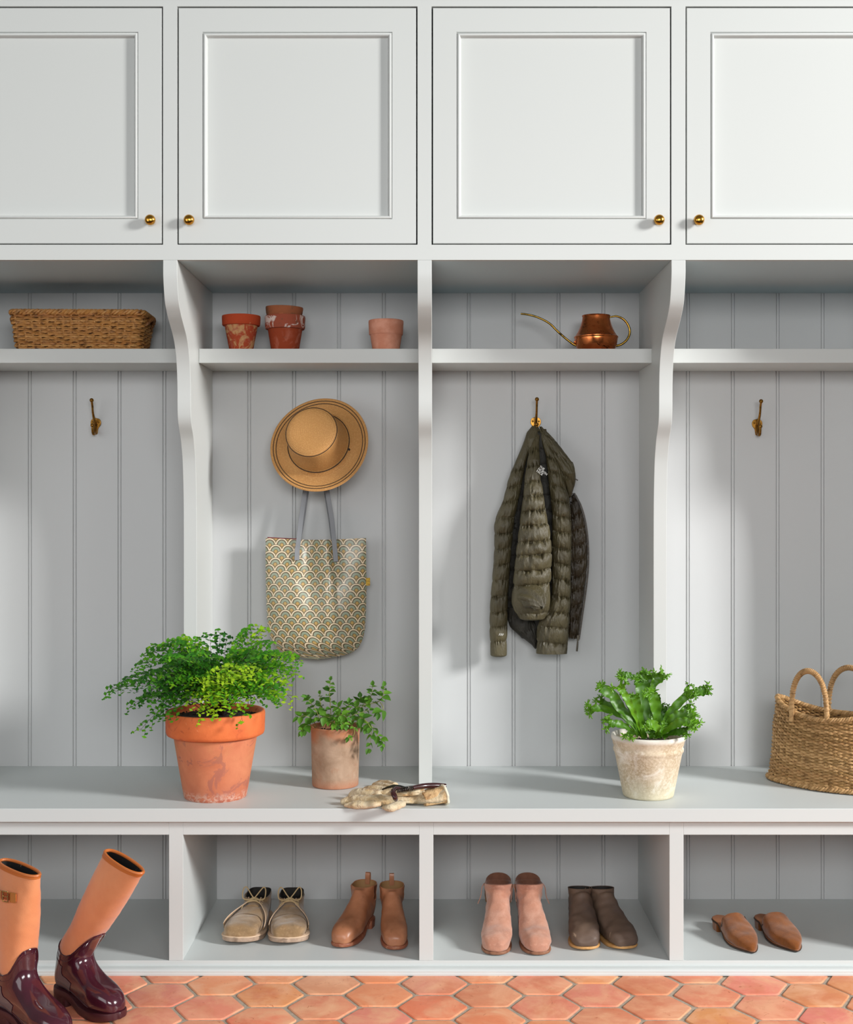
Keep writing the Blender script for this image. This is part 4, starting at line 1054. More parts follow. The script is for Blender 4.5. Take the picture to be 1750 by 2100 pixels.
# ================================================================= SHOES
class Surf:
    """shoe skin: rows (By,Bz,Ty,Tz,w,cx,nb,nt); s runs toe -> shaft opening, phi 0 = top/front, pi = sole/back"""
    def __init__(s, rows, sc=1.0, wsc=1.0, shear=(0, 0)):
        s.R = np.array([list(r) + [0, 4, 2.2][len(r) - 5:] if len(r) < 8 else r for r in rows], float)
        s.n = len(rows); s.sc = sc; s.wsc = wsc
    def p(s, t, ph, off=0):
        v = s._p(t, ph)
        if off:
            e = .02; a = s._p(min(t + e, s.n - 1), ph) - s._p(max(t - e, 0), ph); b = s._p(t, ph + .03) - s._p(t, ph - .03)
            n = b.cross(a)
            if n.length > 1e-12: v = v + n.normalized() * off
        return v
    def _p(s, t, ph):
        r = cr(s.R, t); By, Bz, Ty, Tz, w, cx, nb, nt = r
        c, sn = math.cos(ph), math.sin(ph); n = nb if c < 0 else nt
        cc = math.copysign(abs(c) ** (2 / n), c); ss = math.copysign(abs(sn) ** (2 / n), sn)
        y = (By + Ty) / 2 + (Ty - By) / 2 * cc; z = (Bz + Tz) / 2 + (Tz - Bz) / 2 * cc
        return Vector(((cx + w * s.wsc * ss), y, z)) * s.sc
    def patch(s, mb, s0, s1, ph0, ph1, ns=20, np_=24, off=0, m=0, closed=False, wr=0, capA=False, sfun=None, col=None, seed=0):
        """s0/s1 may be functions of phi"""
        rows = []
        for i in range(ns + 1):
            row = []
            for k in range(np_ if closed else np_ + 1):
                ph = ph0 + (ph1 - ph0) * k / np_
                a = s0(ph) if callable(s0) else s0; b = s1(ph) if callable(s1) else s1
                t = a + (b - a) * i / ns
                o = off
                if wr: 
                    q = s._p(t, ph); o += wr * mnoise.noise(Vector((q.x * 38 + seed, q.y * 45, q.z * 60)))
                row.append(s.p(t, ph, o))
            rows.append(row)
        mb.grid(rows, m, closed=closed, capA=capA, col=col)
        return rows
    def line(s, pts, off=.001, n=40):
        return [s.p(t, ph, off) for t, ph in spline(pts, n)]
def outline(tab, ext=0.0, n=60, sc=1.0):
    """tab: (y, hw, cx) toe->heel; closed polygon list (x,y)"""
    T = spline(tab, n); left = [(-(w + (ext if w > .001 else 0)) + cx, y) for y, w, cx in T]; right = [((w + (ext if w > .001 else 0)) + cx, y) for y, w, cx in T]
    return [(x * sc, y * sc) for x, y in right + left[::-1]]
def sole_slab(mb, tab, zlo, zhi, ext, m=0, sc=1.0, n=60, bulge=.0012):
    """slab whose lower/upper z follow functions of y (metres, unscaled)"""
    T = spline(tab, n)
    def ring(e, zf):
        r = [((w + e) * 1.0 + cx, y, zf(y)) for y, w, cx in T]; l = [(-(w + e) + cx, y, zf(y)) for y, w, cx in T]
        # push the tips outward
        pts = r + l[::-1]
        return [(x * sc, (y + (-e if i in (0, len(pts) - 1) else (e if i in (n - 1, n) else 0))) * sc, z * sc) for i, (x, y, z) in enumerate(pts)]
    mid = lambda y: (zlo(y) + zhi(y)) / 2
    mb.grid([ring(ext - .001, zlo), ring(ext, lambda y: zlo(y) * .85 + zhi(y) * .15), ring(ext + bulge, mid), ring(ext, lambda y: zlo(y) * .15 + zhi(y) * .85), ring(ext - .001, zhi)], m, closed=True, capA=True, capB=True)
def lining(surf, parent, s_top, depth, mat, off=-.0022, z_bottom=None, rim_off=.0):
    mb = MB(); surf.patch(mb, lambda ph: (s_top(ph) if callable(s_top) else s_top), lambda ph: (s_top(ph) if callable(s_top) else s_top) - depth, 0, 2 * PI, 14, 40, off=off, closed=True)
    n0 = len(mb.v) - 40; mb.f.append(tuple(n0 + k for k in range(40))); mb.m.append(0); 
    mb.c.append((1, 1, 1)) if False else None
    return mb.build('lining', mat, parent)
def suede(name, a, b, dark=None, bumpv=.5):
    L = [(b, 22, .42, .68, 5, .5)]
    if dark: L.append((dark, 12, .56, .75, 4, .4))
    L.append((tuple(x * 1.08 for x in b), 150, .56, .8, 4))
    return pbr(name, a, .9, layers=L, bump=(300, bumpv, .0012), sheen=.35, spec=.15)
def tree(root, loc, rotz): root.location = loc; root.rotation_euler = (0, 0, rotz)
def toe_place(root, px, py, rotz, L, z=FLOOR_Z, lift=0.0):
    """put the toe tip of a shoe where pixel (px,py) meets height z"""
    dep = F_PX * (CAMZ - z) / (py - VY); Y = CAMY + dep; X = (px - VX) * dep / F_PX
    d = Vector((math.sin(rotz), -math.cos(rotz), 0))      # toe direction for local -y
    root.location = Vector((X, Y, z)) - d * L; root.rotation_euler = (0, 0, rotz)
# ---------------------------------------------------------------- ankle boots (three pairs share a last)
def ankle_rows(top=.150, toe=1.0, shaft_w=.040, lean=0, heel=.030, fore=.012, width=1.0, back_up=.0, L=.25, instep=1.0, front_up=0):
    k = L / .258; R = [
        (-.2580, fore + .0060, -.2580, fore + .0100, .0030), (-.2550, fore + .002, -.2540, fore + .026, .0220 * toe), (-.2430, fore, -.2400, fore + .040, .0350 * toe),
        (-.2180, fore, -.2150, fore + .050, .0425), (-.1850, fore, -.1800, fore + .058, .0455), (-.1500, fore + .001, -.1490, fore + .070 * instep, .0440),
        (-.1080, fore + (heel - fore) * .5, -.1270, fore + .086 * instep, .0395), (-.0600, heel - .002, -.1120, fore + .100 * instep, .0370), (-.0160, heel, -.1040, fore + .112 * instep, .0350)]
    R = [(a * k, b, c * k, d, w * width, 0, 4, 2.2) for a, b, c, d, w in R]
    zf = R[-1][3]; zt = top
    for q, (u, bb, ww) in enumerate(((.25, .0, .96), (.5, -.006, .96), (.75, -.006, 1.0), (1.0, 0.0, 1.04))):
        R.append((-.004 * k + bb, heel + .018 + (zt + back_up - heel - .018) * (u ** 1.0), (-.1000 + .004 * u) * k + lean * u, zf + (zt + front_up - zf) * u, shaft_w * ww, 0, 2.3 + 1.2 * (1 - u), 2.2))
    return R
SOLE = [(-.2590, .0005, 0), (-.2560, .0180, 0), (-.2440, .0335, 0), (-.2180, .0430, 0), (-.1850, .0460, 0), (-.1500, .0435, 0), (-.1100, .0350, 0), (-.0700, .0310, 0), (-.0350, .0310, 0), (-.0120, .0230, 0), (-.0010, .0080, 0), (.0010, .0005, 0)]
def make_ankle(name, label, group, cfg):
    root = thing(name, label, cfg.get('cat', 'boot'), group=group); L = cfg['L']; k = L / .258; mir = cfg.get('mirror', 1)
    rows = ankle_rows(**cfg['rows']); rows = [list(r) for r in rows]
    bend = cfg.get('bend', .006) * mir
    for r in rows:
        yb = (r[0] + r[2]) / 2; f = sm(-.09 * k, -.24 * k, yb); r[5] = bend * f
    sf = Surf(rows); n = sf.n - 1
    heel, fore = cfg['rows'].get('heel', .030), cfg['rows'].get('fore', .012)
    wsc = cfg['rows'].get('width', 1)
    tab = [(y * k, w * wsc, bend * sm(-.09 * k, -.24 * k, y * k)) for y, w, c in SOLE]
    mb = MB(); mat = cfg['mat']
    topf = cfg.get('topf', lambda ph: 0)
    sf.patch(mb, 0, lambda ph: n - topf(ph), 0, 2 * PI, 60, 56, closed=True, capA=True, wr=cfg.get('wr', .0012), seed=cfg.get('seed', 0))
    mb.build('upper', mat, root, angle=75)
    lining(sf, root, lambda ph: n - topf(ph), 3.2, cfg['lin'])
    # rim
    mb = MB(); mb.tube([sf.p(n - topf(2 * PI * q / 60), 2 * PI * q / 60, -.001) for q in range(60)], .0014, 6, closed=True); mb.build('topline', cfg.get('tl', mat), root)
    spring = cfg.get('spring', .006)
    up = lambda y: spring * sm(-.19 * k, -.26 * k, y)
    zt = lambda y: fore + (heel - fore) * sm(-.135 * k, -.055 * k, y) + .001
    st = cfg.get('sole_t', .009)
    zl = lambda y: max(0 + up(y), zt(y) - st - .001) if y > -.12 * k else up(y) + max(0, zt(y) - fore - .001)
    mb = MB(); sole_slab(mb, tab, lambda y: zl(y), lambda y: zt(y) + up(y) * .35, cfg.get('welt', .002) - .0022); mb.build('sole', cfg['sole'], root, angle=50)
    if heel > .018:
        hp = [(x, y) for x, y in outline([(y, w, c) for y, w, c in tab if y > -.078 * k] if False else [(-.066 * k, .0005, 0), (-.0655 * k, .029, 0), (-.05 * k, .0305, 0), (-.030 * k, .0300, 0), (-.012 * k, .0225, 0), (-.002 * k, .009, 0), (.0005, .0005, 0)], 0, 40)]
        mb = MB(); rr = []
        for u in (0, .5, 1):
            z = u * (heel - .004); e = 1 - .06 * (1 - u) * cfg.get('taper', 1)
            rr.append([(x * e, (y + .03) * e - .03, z) for x, y in hp])
        mb.grid(rr, closed=True, capA=True, capB=True); mb.build('heel', cfg.get('heelm', cfg['sole']), root, angle=40)
    return root, sf, n, k
M['tan_leather'] = pbr('tan_leather', lin((160, 104, 72)), .36, layers=[(lin((182, 124, 90)), 16, .45, .7), (lin((140, 88, 60)), 30, .6, .78)], bump=(120, .15, .001), spec=.5)
M['tan_dark'] = pbr('tan_elastic', lin((112, 66, 40)), .7, bump=(300, .5, .001))
M['boot_lining'] = pbr('boot_lining', lin((150, 112, 70)), .8)
M['red_sole'] = pbr('stacked_leather_sole', lin((146, 84, 58)), .5, layers=[(lin((176, 122, 92)), 60, .55, .7)])
M['pink_suede'] = suede('pink_suede', lin((176, 126, 104)), lin((190, 146, 126)), lin((158, 108, 86)))
M['pink_lining'] = suede('brown_suede_lining', lin((106, 70, 54)), lin((124, 84, 66)))
M['pink_sole'] = pbr('brown_leather_sole', lin((142, 96, 70)), .6, layers=[(lin((110, 66, 46)), 60, .5, .7)])
M['brown_oiled'] = pbr('oiled_brown_leather', lin((96, 78, 66)), .55, layers=[(lin((112, 92, 76)), 18, .4, .7), (lin((78, 66, 62)), 9, .45, .7), (lin((150, 128, 108)), 40, .68, .75, 6, 1)], bump=(90, .3, .0015), spec=.35)
M['black_lining'] = pbr('black_lining', lin((26, 23, 20)), .8, layers=[(lin((44, 38, 32)), 40, .5, .7)])
M['honey_sole'] = pbr('honey_sole', lin((196, 148, 90)), .5, layers=[(lin((176, 124, 70)), 40, .5, .7)])
# chelsea boots
def chelsea(label, mir, seed):
    root, sf, n, k = make_ankle('chelsea_boot', label, 'tan leather pull-on boots', dict(L=.250, mirror=mir, seed=seed, mat=M['tan_leather'], lin=M['boot_lining'], sole=M['red_sole'], sole_t=.010, welt=.0022, wr=.0014, spring=.006,
        topf=lambda ph: .20 * math.exp(-((abs((ph % (2 * PI)) - PI) - PI / 2) / .22) ** 2), rows=dict(top=.126, shaft_w=.0350, heel=.028, width=.82, L=.250, back_up=.002, lean=.010)))
    for c0, nm in ((PI / 2, 'elastic_gore'), (3 * PI / 2, 'elastic_gore')):
        mb = MB(); wdt = lambda u: .10 + .30 * u; rows = []
        for i in range(20):
            u = i / 19; s_ = (n - 3.3) + (3.1) * u
            rows.append([sf.p(s_, c0 + (q / 6 - .5) * 2 * wdt(u) * .9, .0012) for q in range(7)])
        mb.grid(rows); mb.build(nm, M['tan_dark'], root)
        for sg in (-1, 1):
            mb = MB(); mb.tube([sf.p((n - 3.35) + 3.2 * i / 19, c0 + sg * wdt(i / 19) * .95, .0014) for i in range(20)], .0008, 5); mb.build('seam', M['tan_leather'], root)
    for yy, nm in ((.0, 'pull_tab'),):
        b = sf.p(n, PI, 0); mb = MB()
        pts = [Vector((0, b.y + .004, b.z - .020)), Vector((0, b.y + .0045, b.z)), Vector((0, b.y + .004, b.z + .018)), Vector((0, b.y - .001, b.z + .022)), Vector((0, b.y - .006, b.z + .018)), Vector((0, b.y - .007, b.z - .012))]
        mb.ribbon(spline(pts, 20), .014, (1, 0, 0), thick=.0018); mb.build(nm, M['tan_leather'], root, bevel=.0004)
    return root
o = chelsea('tan leather pull-on boot turned slightly outward, beside the desert boots', -1, 3); toe_place(o, 700, 1947, math.radians(-15), .250)
o = chelsea('tan leather pull-on boot pointing straight out, nearest the cubby wall', 1, 8); toe_place(o, 807, 1952, math.radians(3), .250)
# pink ankle boots
def pinkboot(label, mir, seed):
    root, sf, n, k = make_ankle('ankle_boot', label, 'pink suede ankle boots', dict(L=.245, mirror=mir, seed=seed, mat=M['pink_suede'], lin=M['pink_lining'], tl=M['pink_lining'], sole=M['pink_sole'], sole_t=.006, welt=.0012, wr=.0030, spring=.004, bend=.003,
        topf=lambda ph: .35 * math.exp(-((abs((ph % (2 * PI)) - PI) - PI / 2) / .30) ** 2), rows=dict(top=.140, shaft_w=.0390, heel=.048, fore=.009, width=.93, L=.245, back_up=.002, instep=1.12, toe=.97, lean=-.012, front_up=.016)))
    # raised back counter
    mb = MB(); rows = []
    b = n
    for i in range(10):
        u = i / 9; r = []
        for q in range(13):
            ph = PI + (q / 12 - .5) * 2.3; p = sf.p(n - .1, ph, .0008); edge = math.cos((q / 12 - .5) * PI)
            r.append(p + Vector((0, .002 * u, -.002 + .026 * u * max(edge, 0) ** .6)))
        rows.append(r)
    mb.grid(rows); mb.build('heel_counter', M['pink_lining'], root, solid=.002)
    for sg in (1, -1):
        c0 = PI / 2 * sg
        mb = MB(); mb.tube([sf.p(n - 3.6 + 3.3 * i / 20, c0 * (1.08), .0012) for i in range(21)], .0012, 6); z = mb.build('zipper', M['old_brass'], root)
        p = sf.p(n - .35, c0 * 1.08, .002); d = Vector((sg, 0, 0))
        mb = MB(); mb.ribbon(spline([p, p + d * .006 + Vector((0, 0, -.012)), p + d * .009 + Vector((0, -.002, -.035)), p + d * (.018 if sg == mir else .011) + Vector((0, -.004, -.058 if sg == mir else -.05))], 16), .0042, (0, 1, 0), thick=.0022)
        mb.build('zipper_pull', M['pink_suede'], z, bevel=.0004)
    return root
o = pinkboot('pink suede ankle boot, the one nearer the tan pull-on boots', -1, 21); toe_place(o, 1019, 1961, math.radians(-4), .245)
o = pinkboot('pink suede ankle boot, the one nearer the dark brown boots', 1, 14); toe_place(o, 1103, 1961, math.radians(3), .245)
# brown ankle boots
def brownboot(label, mir, seed):
    root, sf, n, k = make_ankle('ankle_boot', label, 'dark brown ankle boots', dict(L=.240, mirror=mir, seed=seed, mat=M['brown_oiled'], lin=M['black_lining'], sole=M['honey_sole'], sole_t=.007, welt=.0025, wr=.0032, spring=.007, bend=.006,
        rows=dict(top=.117, back_up=-.002, front_up=.012, shaft_w=.0340, heel=.028, fore=.010, width=.96, L=.240, toe=1.05, lean=.004)))
    mb = MB(); mb.tube([sf.p(n - 3.2 + 3.1 * i / 20, -mir * PI / 2 * 1.1, .0010) for i in range(21)], .0009, 5); mb.build('zipper', M['zip'], root)
    return root
o = brownboot('dark brown leather ankle boot with honey sole, next to the pink suede boots', -1, 31); toe_place(o, 1208, 1952, math.radians(1), .240)
o = brownboot('dark brown leather ankle boot with honey sole, turned toward the cubby wall', 1, 45); toe_place(o, 1284, 1951, math.radians(13), .240)
# ---------------------------------------------------------------- desert boots
M['sand_suede'] = suede('sand_suede', lin((146, 118, 84)), lin((166, 138, 104)), lin((120, 94, 64)))
M['sand_seam'] = suede('sand_seam', lin((104, 82, 58)), lin((120, 96, 68)))
M['crepe'] = pbr('crepe_sole', lin((176, 152, 132)), .8, layers=[(lin((150, 124, 104)), 50, .45, .7)], bump=(90, .4, .001))
M['welt'] = pbr('pale_welt', lin((208, 180, 152)), .8)
M['lace'] = pbr('pale_lace', lin((190, 166, 124)), .8, bump=(500, .4, .001))
def desert(label, mir, seed, open_=0):
    root = thing('desert_boot', label, 'shoe', group='sand suede desert boots'); L = .285; k = 1
    R = [(-.2850, .026, -.2850, .030, .004), (-.2820, .020, -.2800, .044, .030), (-.2700, .018, -.2660, .055, .044), (-.2450, .018, -.2400, .062, .0515), (-.2100, .018, -.2050, .068, .0540),
         (-.1700, .018, -.1700, .078, .0510), (-.1250, .018, -.1450, .092, .0450), (-.0700, .018, -.1260, .104, .0410), (-.0200, .020, -.1120, .112, .0385), (-.0040, .050, -.1060, .117, .0380), (-.0080, .085, -.1020, .121, .0385), (-.0040, .122, -.0985, .124, .0400)]
    rows = [[a, b if b < .06 else .04 + (b - .04) * .55, c, d if d < .055 else .055 + (d - .055) * .32, w * (.97 if d < .1 else .86), 0, 4, 2.3] for a, b, c, d, w in R]
    for r in rows: r[5] = .008 * mir * sm(-.10, -.26, (r[0] + r[2]) / 2)
    sf = Surf(rows); n = sf.n - 1
    topf = lambda ph: 1.9 * math.exp(-(((ph + PI) % (2 * PI) - PI) / .42) ** 2)
    mb = MB(); sf.patch(mb, 0, lambda ph: n - topf(ph), 0, 2 * PI, 56, 60, closed=True, capA=True, wr=.0022, seed=seed); mb.build('upper', M['sand_suede'], root, angle=75)
    lining(sf, root, lambda ph: n - topf(ph), 2.6, M['black_lining'])
    mb = MB(); mb.tube([sf.p(n - topf(2 * PI * q / 72), 2 * PI * q / 72, -.001) for q in range(72)], .0015, 6, closed=True); mb.build('topline', M['black_lining'], root)
    # tongue
    mb = MB(); rows_ = []
    for i in range(14):
        s_ = n - 4.6 + 4.3 * i / 13; rows_.append([sf.p(min(s_, n - .3), (q / 8 - .5) * .95, -.0005 + .0015 * math.cos((q / 8 - .5) * PI)) for q in range(9)])
    mb.grid(rows_); mb.build('tongue', M['sand_suede'], root, solid=.002)
    # quarters (facings) laid over the vamp, meeting in a V
    for sg in (1, -1):
        mb = MB(); rows_ = []
        for i in range(24):
            u = i / 23; s_ = 3.7 + (n - .02 - 3.7) * u
            ph_in = sg * (interp([(3.7, 1.5), (4.6, 1.1), (5.6, .72), (6.8, .40), (8, .34), (11, .46)], s_) + .10 * open_ * (sg == -mir) * (1 - u)); ph_out = sg * 1.8
            rows_.append([sf.p(min(s_, n - topf(ph_in + (ph_out - ph_in) * q / 9) if s_ > n - 1.2 else s_), ph_in + (ph_out - ph_in) * q / 9, (.0048 if q < 8 else .0010) + (.003 * open_ if q == 0 else 0)) for q in range(10)])
        mb.grid(rows_); qo = mb.build('facing', M['sand_suede'], root, solid=.0016, solid_off=-1)
        mb = MB(); mb.tube([Vector(r[0]) + Vector((0, 0, .0008)) for r in rows_], .0015, 5); mb.build('stitched_edge', M['welt'], qo)
    # toe seam
    mb = MB(); mb.tube(sf.line([(2.9, -1.9), (4.15, -1.0), (4.55, 0), (4.15, 1.0), (2.9, 1.9)], .0005, 40), .0013, 5); mb.build('toe_seam', M['sand_seam'], root)
    tab = [(-.2870, .0005, 0), (-.2835, .026, 0), (-.2700, .0435, 0), (-.2420, .0535, 0), (-.2050, .0560, 0), (-.1600, .0500, 0), (-.1150, .0400, 0), (-.0700, .0370, 0), (-.0350, .0365, 0), (-.0120, .0270, 0), (-.0010, .0100, 0), (.0015, .0005, 0)]
    tab = [(y, w, .008 * mir * sm(-.10, -.26, y)) for y, w, c in tab]
    up = lambda y: .013 * sm(-.20, -.29, y)
    mb = MB(); sole_slab(mb, tab, lambda y: 0 + up(y), lambda y: .0135 + up(y) * .8, .002, bulge=.001); mb.build('sole', M['crepe'], root, angle=50)
    mb = MB(); sole_slab(mb, tab, lambda y: .0135 + up(y) * .8, lambda y: .0185 + up(y) * .7, .0042, bulge=.0006); mb.build('welt', M['welt'], root, angle=50)
    # laces: two crossings and two loose loops
    mb = MB()
    for s_, w in ((7.0, .62), (8.3, .58)):
        a = sf.p(s_, -w, .006); b = sf.p(s_ + .2, w, .006); mid = (a + b) / 2 + Vector((0, -.002, .008))
        mb.tube(spline([a + Vector((0, 0, -.004)), a, mid, b, b + Vector((0, 0, -.004))], 20), .0017, 7)
        a = sf.p(s_ + .25, -w, .005); b = sf.p(s_ - .1, w, .005); mid = (a + b) / 2 + Vector((0, -.002, .011))
        mb.tube(spline([a, mid, b], 16), .0017, 7)
    c = sf.p(8.4, 0, .010)
    for sg in (1, -1):
        mb.tube(spline([c, c + Vector((sg * .010, .004, .012)), c + Vector((sg * .026, .014, .030)), c + Vector((sg * .034, .006, .022)), c + Vector((sg * .032, -.004, .002)), c + Vector((sg * .016, -.006, -.002)), c + Vector((0, -.002, .001))], 34), .0018, 7)
        mb.tube(spline([c, c + Vector((sg * .012, -.012, -.004)), c + Vector((sg * .026, -.020, -.012)), c + Vector((sg * .033, -.026, -.024))], 16), .0017, 7)
    mb.build('lace', M['lace'], root)
    return root
o = desert('sand suede desert boot with loose laces, nearest the cubby wall', -1, 2, 1); toe_place(o, 494, 1941, math.radians(-4.5), .285)
o = desert('sand suede desert boot with a tied bow, beside the tan pull-on boots', 1, 6, 0); toe_place(o, 583, 1942, math.radians(1), .285)
# ---------------------------------------------------------------- mules
M['cognac_suede'] = suede('cognac_suede', lin((112, 62, 22)), lin((132, 76, 30)), lin((90, 48, 16)))  # suede colour darkened to carry the shade of the end cubby
M['insole'] = pbr('tan_insole', lin((150, 98, 66)), .6)
M['mule_sole'] = pbr('mule_sole', lin((60, 42, 32)), .6)
def mule(label, mir, seed):
    root = thing('mule_shoe', label, 'shoe', group='cognac suede mules')
    R = [(-.2540, .009, -.2540, .012, .003), (-.2500, .005, -.2480, .021, .0080), (-.2380, .005, -.2340, .031, .0175), (-.2150, .005, -.2100, .040, .0300), (-.1850, .005, -.1800, .049, .0400), (-.1550, .006, -.1520, .058, .0410), (-.1250, .010, -.1280, .069, .0385), (-.1000, .014, -.1120, .078, .0355)]
    rows = [[a, b, c, d if d < .04 else .04 + (d - .04) * .82, w * 1.07, 0, 4, 2.3] for a, b, c, d, w in R]
    for r in rows: r[5] = .006 * mir * sm(-.10, -.24, (r[0] + r[2]) / 2)
    sf = Surf(rows); n = sf.n - 1
    mb = MB(); sf.patch(mb, 0, lambda ph: n - .45 * (1 - math.cos(ph)) / 2, 0, 2 * PI, 40, 56, closed=True, capA=True, wr=.0018, seed=seed); mb.build('upper', M['cognac_suede'], root, angle=75)
    lining(sf, root, lambda ph: n - .45 * (1 - math.cos(ph)) / 2, 2.5, M['insole'])
    for sg in (1, -1):   # side notch with elastic
        mb = MB(); mb.add([sf.p(n - .1, sg * 1.0, .001), sf.p(n - 1.0, sg * 1.5, .001), sf.p(n - .25, sg * 1.75, .001)], [(0, 1, 2)]); mb.build('elastic_gore', M['mule_sole'], root, solid=.001)
    tab = [(-.2560, .0005, 0), (-.2520, .0075, 0), (-.2400, .0165, 0), (-.2150, .0300, 0), (-.1850, .0405, 0), (-.1500, .0400, 0), (-.1100, .0330, 0), (-.0700, .0290, 0), (-.0350, .0295, 0), (-.0120, .0220, 0), (-.0010, .0080, 0), (.0010, .0005, 0)]
    tab = [(y, w, .006 * mir * sm(-.10, -.24, y)) for y, w, c in tab]
    zt = lambda y: .005 + .022 * sm(-.135, -.06, y)
    mb = MB(); sole_slab(mb, tab, lambda y: zt(y) - .004 + .002 * sm(-.22, -.26, y), lambda y: zt(y) + .001, .0008); mb.build('sole', M['mule_sole'], root, angle=50)
    mb = MB(); sole_slab(mb, tab, lambda y: zt(y) + .001, lambda y: zt(y) + .0035, -.0012); mb.build('insole', M['insole'], root, angle=50)
    hp = outline([(-.062, .0005, 0), (-.0615, .027, 0), (-.045, .029, 0), (-.030, .0288, 0), (-.012, .0215, 0), (-.002, .008, 0), (.0005, .0005, 0)], 0, 36)
    mb = MB(); mb.grid([[(x * e, (y + .03) * e - .03, z) for x, y in hp] for z, e in ((0, .95), (.012, .97), (.0235, 1))], closed=True, capA=True, capB=True); mb.build('heel', M['cognac_suede'], root, angle=40)
    return root
o = mule('cognac suede pointed mule, the one beside the cubby divider', -1, 4); toe_place(o, 1550, 1956, math.radians(12), .254)
o = mule('cognac suede pointed mule, the one farther from the cubby divider', 1, 12); toe_place(o, 1631, 1954, math.radians(8), .254)
# ---------------------------------------------------------------- tall rain boots
t = NT('burgundy_rubber'); v = t.coord(); c = t.mix(t.ramp(t.noise(v, 8, 4), .35, .7), lin((60, 20, 32)), lin((76, 28, 42)))
t.setc(c); t.p(Roughness=.16, Coat_Weight=.6, Coat_Roughness=.06); t.bsdf.inputs['Specular IOR Level'].default_value = .6; M['burgundy'] = t.mat
M['grey_rubber'] = pbr('grey_rubber_panel', lin((84, 78, 86)), .3, coat=.4)
M['rubber_sole'] = pbr('burgundy_rubber_sole', lin((66, 28, 34)), .4)
M['peach_canvas'] = pbr('peach_canvas', lin((216, 136, 90)), .85, layers=[(lin((222, 146, 100)), 12, .4, .7)], bump=(420, .5, .001), sheen=.3, spec=.2)
M['rim_leather'] = pbr('tan_leather_binding', lin((190, 104, 44)), .45, bump=(200, .2, .001))
M['fur_print'] = pbr('black_boot_lining', lin((14, 12, 12)), .8, layers=[(lin((190, 190, 190)), 70, .66, .70, 6, 2)])
M['gold'] = pbr('pale_gold', lin((222, 190, 128)), .25, 1)
def rainboot(label, mir, tilt, seed, sx=1.0):
    root = thing('rain_boot', label, 'boot', group='tall burgundy and peach boots')
    R = [(-.2750, .030, -.2750, .034, .003), (-.2715, .020, -.2690, .050, .0190), (-.2600, .017, -.2540, .064, .0310), (-.2350, .016, -.2260, .074, .0400), (-.2000, .016, -.1930, .080, .0465), (-.1600, .018, -.1620, .090, .0430),
         (-.1100, .026, -.1350, .106, .0395), (-.0600, .034, -.1210, .122, .0385), (-.0180, .038, -.1150, .140, .0380), (-.0060, .075, -.1150, .164, .0400), (-.0120, .115, -.1160, .180, .0405)]
    Hs = .393
    for u in (.12, .3, .5, .75, 1.0):
        z0, z1 = .115, Hs - .004; f0, f1 = .180, Hs - .016
        R.append((-.0120 + .017 * u + .006 * math.sin(PI * u), z0 + (z1 - z0) * u, -.1160 - .038 * u ** .8, f0 + (f1 - f0) * u, .0390 + .004 * math.sin(PI * u) - .014 * u * u))
    tl = math.tan(tilt)
    rows = []
    for a, b, c, d, w in R:
        sh = lambda z: -tl * max(0, z - .10) * sm(.08, .2, z)
        a2, c2 = a + sh(b), c + sh(d)
        if tilt > .2:   # shaft keeps its section while leaning
            dz = .30 * max(0, 0) ; 
            d = d - .012 * sm(.12, .36, d) * (tilt / .45) ; b = b + .004
            c2 = c2 
        rows.append([a2, b, c2, d, w, 0, 4 if b < .05 else 2.4, 2.3])
    for r in rows: r[5] = .008 * mir * sm(-.11, -.25, (r[0] + r[2]) / 2) if r[1] < .05 else 0
    sf = Surf(rows); n = sf.n - 1
    # rubber boundary: high in front and at the back, dipping at the sides
    def bnd(ph):
        a = abs(((ph + PI) % (2 * PI)) - PI)   # 0 front .. pi back
        return interp([(0, 10.6), (.40, 10.5), (.62, 10.1), (.85, 9.35), (1.05, 8.95), (1.25, 8.85), (1.5, 9.05), (2.0, 9.9), (2.6, 10.7), (PI, 11.1)], a)
    mb = MB(); sf.patch(mb, 0, bnd, 0, 2 * PI, 60, 64, closed=True, capA=True, off=.0012); mb.build('rubber_foot', M['burgundy'], root, angle=75)
    mb = MB(); mb.tube([sf.p(bnd(2 * PI * q / 96), 2 * PI * q / 96, .0014) for q in range(96)], .0022, 8, closed=True); mb.build('rubber_edge', M['burgundy'], root)
    for sg in (1, -1):
        mb = MB(); mb.tube([sf.p(4.2 + (bnd(sg * 1.9) - 4.2) * i / 30, sg * (2.2 - .35 * i / 30), .0016) for i in range(31)], .0012, 6); mb.build('side_seam', M['burgundy'], root)
    mb = MB(); sgp = -1
    sf.patch(mb, 6.4, lambda ph: bnd(ph) - .75, sgp * 1.62, sgp * 2.75, 24, 16, off=.0024); mb.build('rear_panel', M['grey_rubber'], root)
    mb = MB(); mb.tube([sf.p(bnd(2 * PI * q / 96) - .45 - .1 * math.cos(2 * PI * q / 96), 2 * PI * q / 96, .0012) for q in range(96)], .0009, 6, closed=True); mb.build('foxing_line', M['burgundy'], root)
    mb = MB(); sf.patch(mb, lambda ph: bnd(ph) - .3, n, 0, 2 * PI, 40, 64, closed=True, off=-.0004, wr=.0012, seed=seed); mb.build('canvas_shaft', M['peach_canvas'], root, angle=75)
    lining(sf, root, n, 4.0, M['fur_print'], off=-.004)
    mb = MB(); mb.tube([sf.p(n, 2 * PI * q / 96, -.0015) for q in range(96)], .0040, 8, closed=True); mb.build('top_binding', M['rim_leather'], root)
    mb = MB(); sf.patch(mb, n - .14, n, 0, 2 * PI, 3, 64, closed=True, off=.0012); mb.build('binding_band', M['rim_leather'], root)
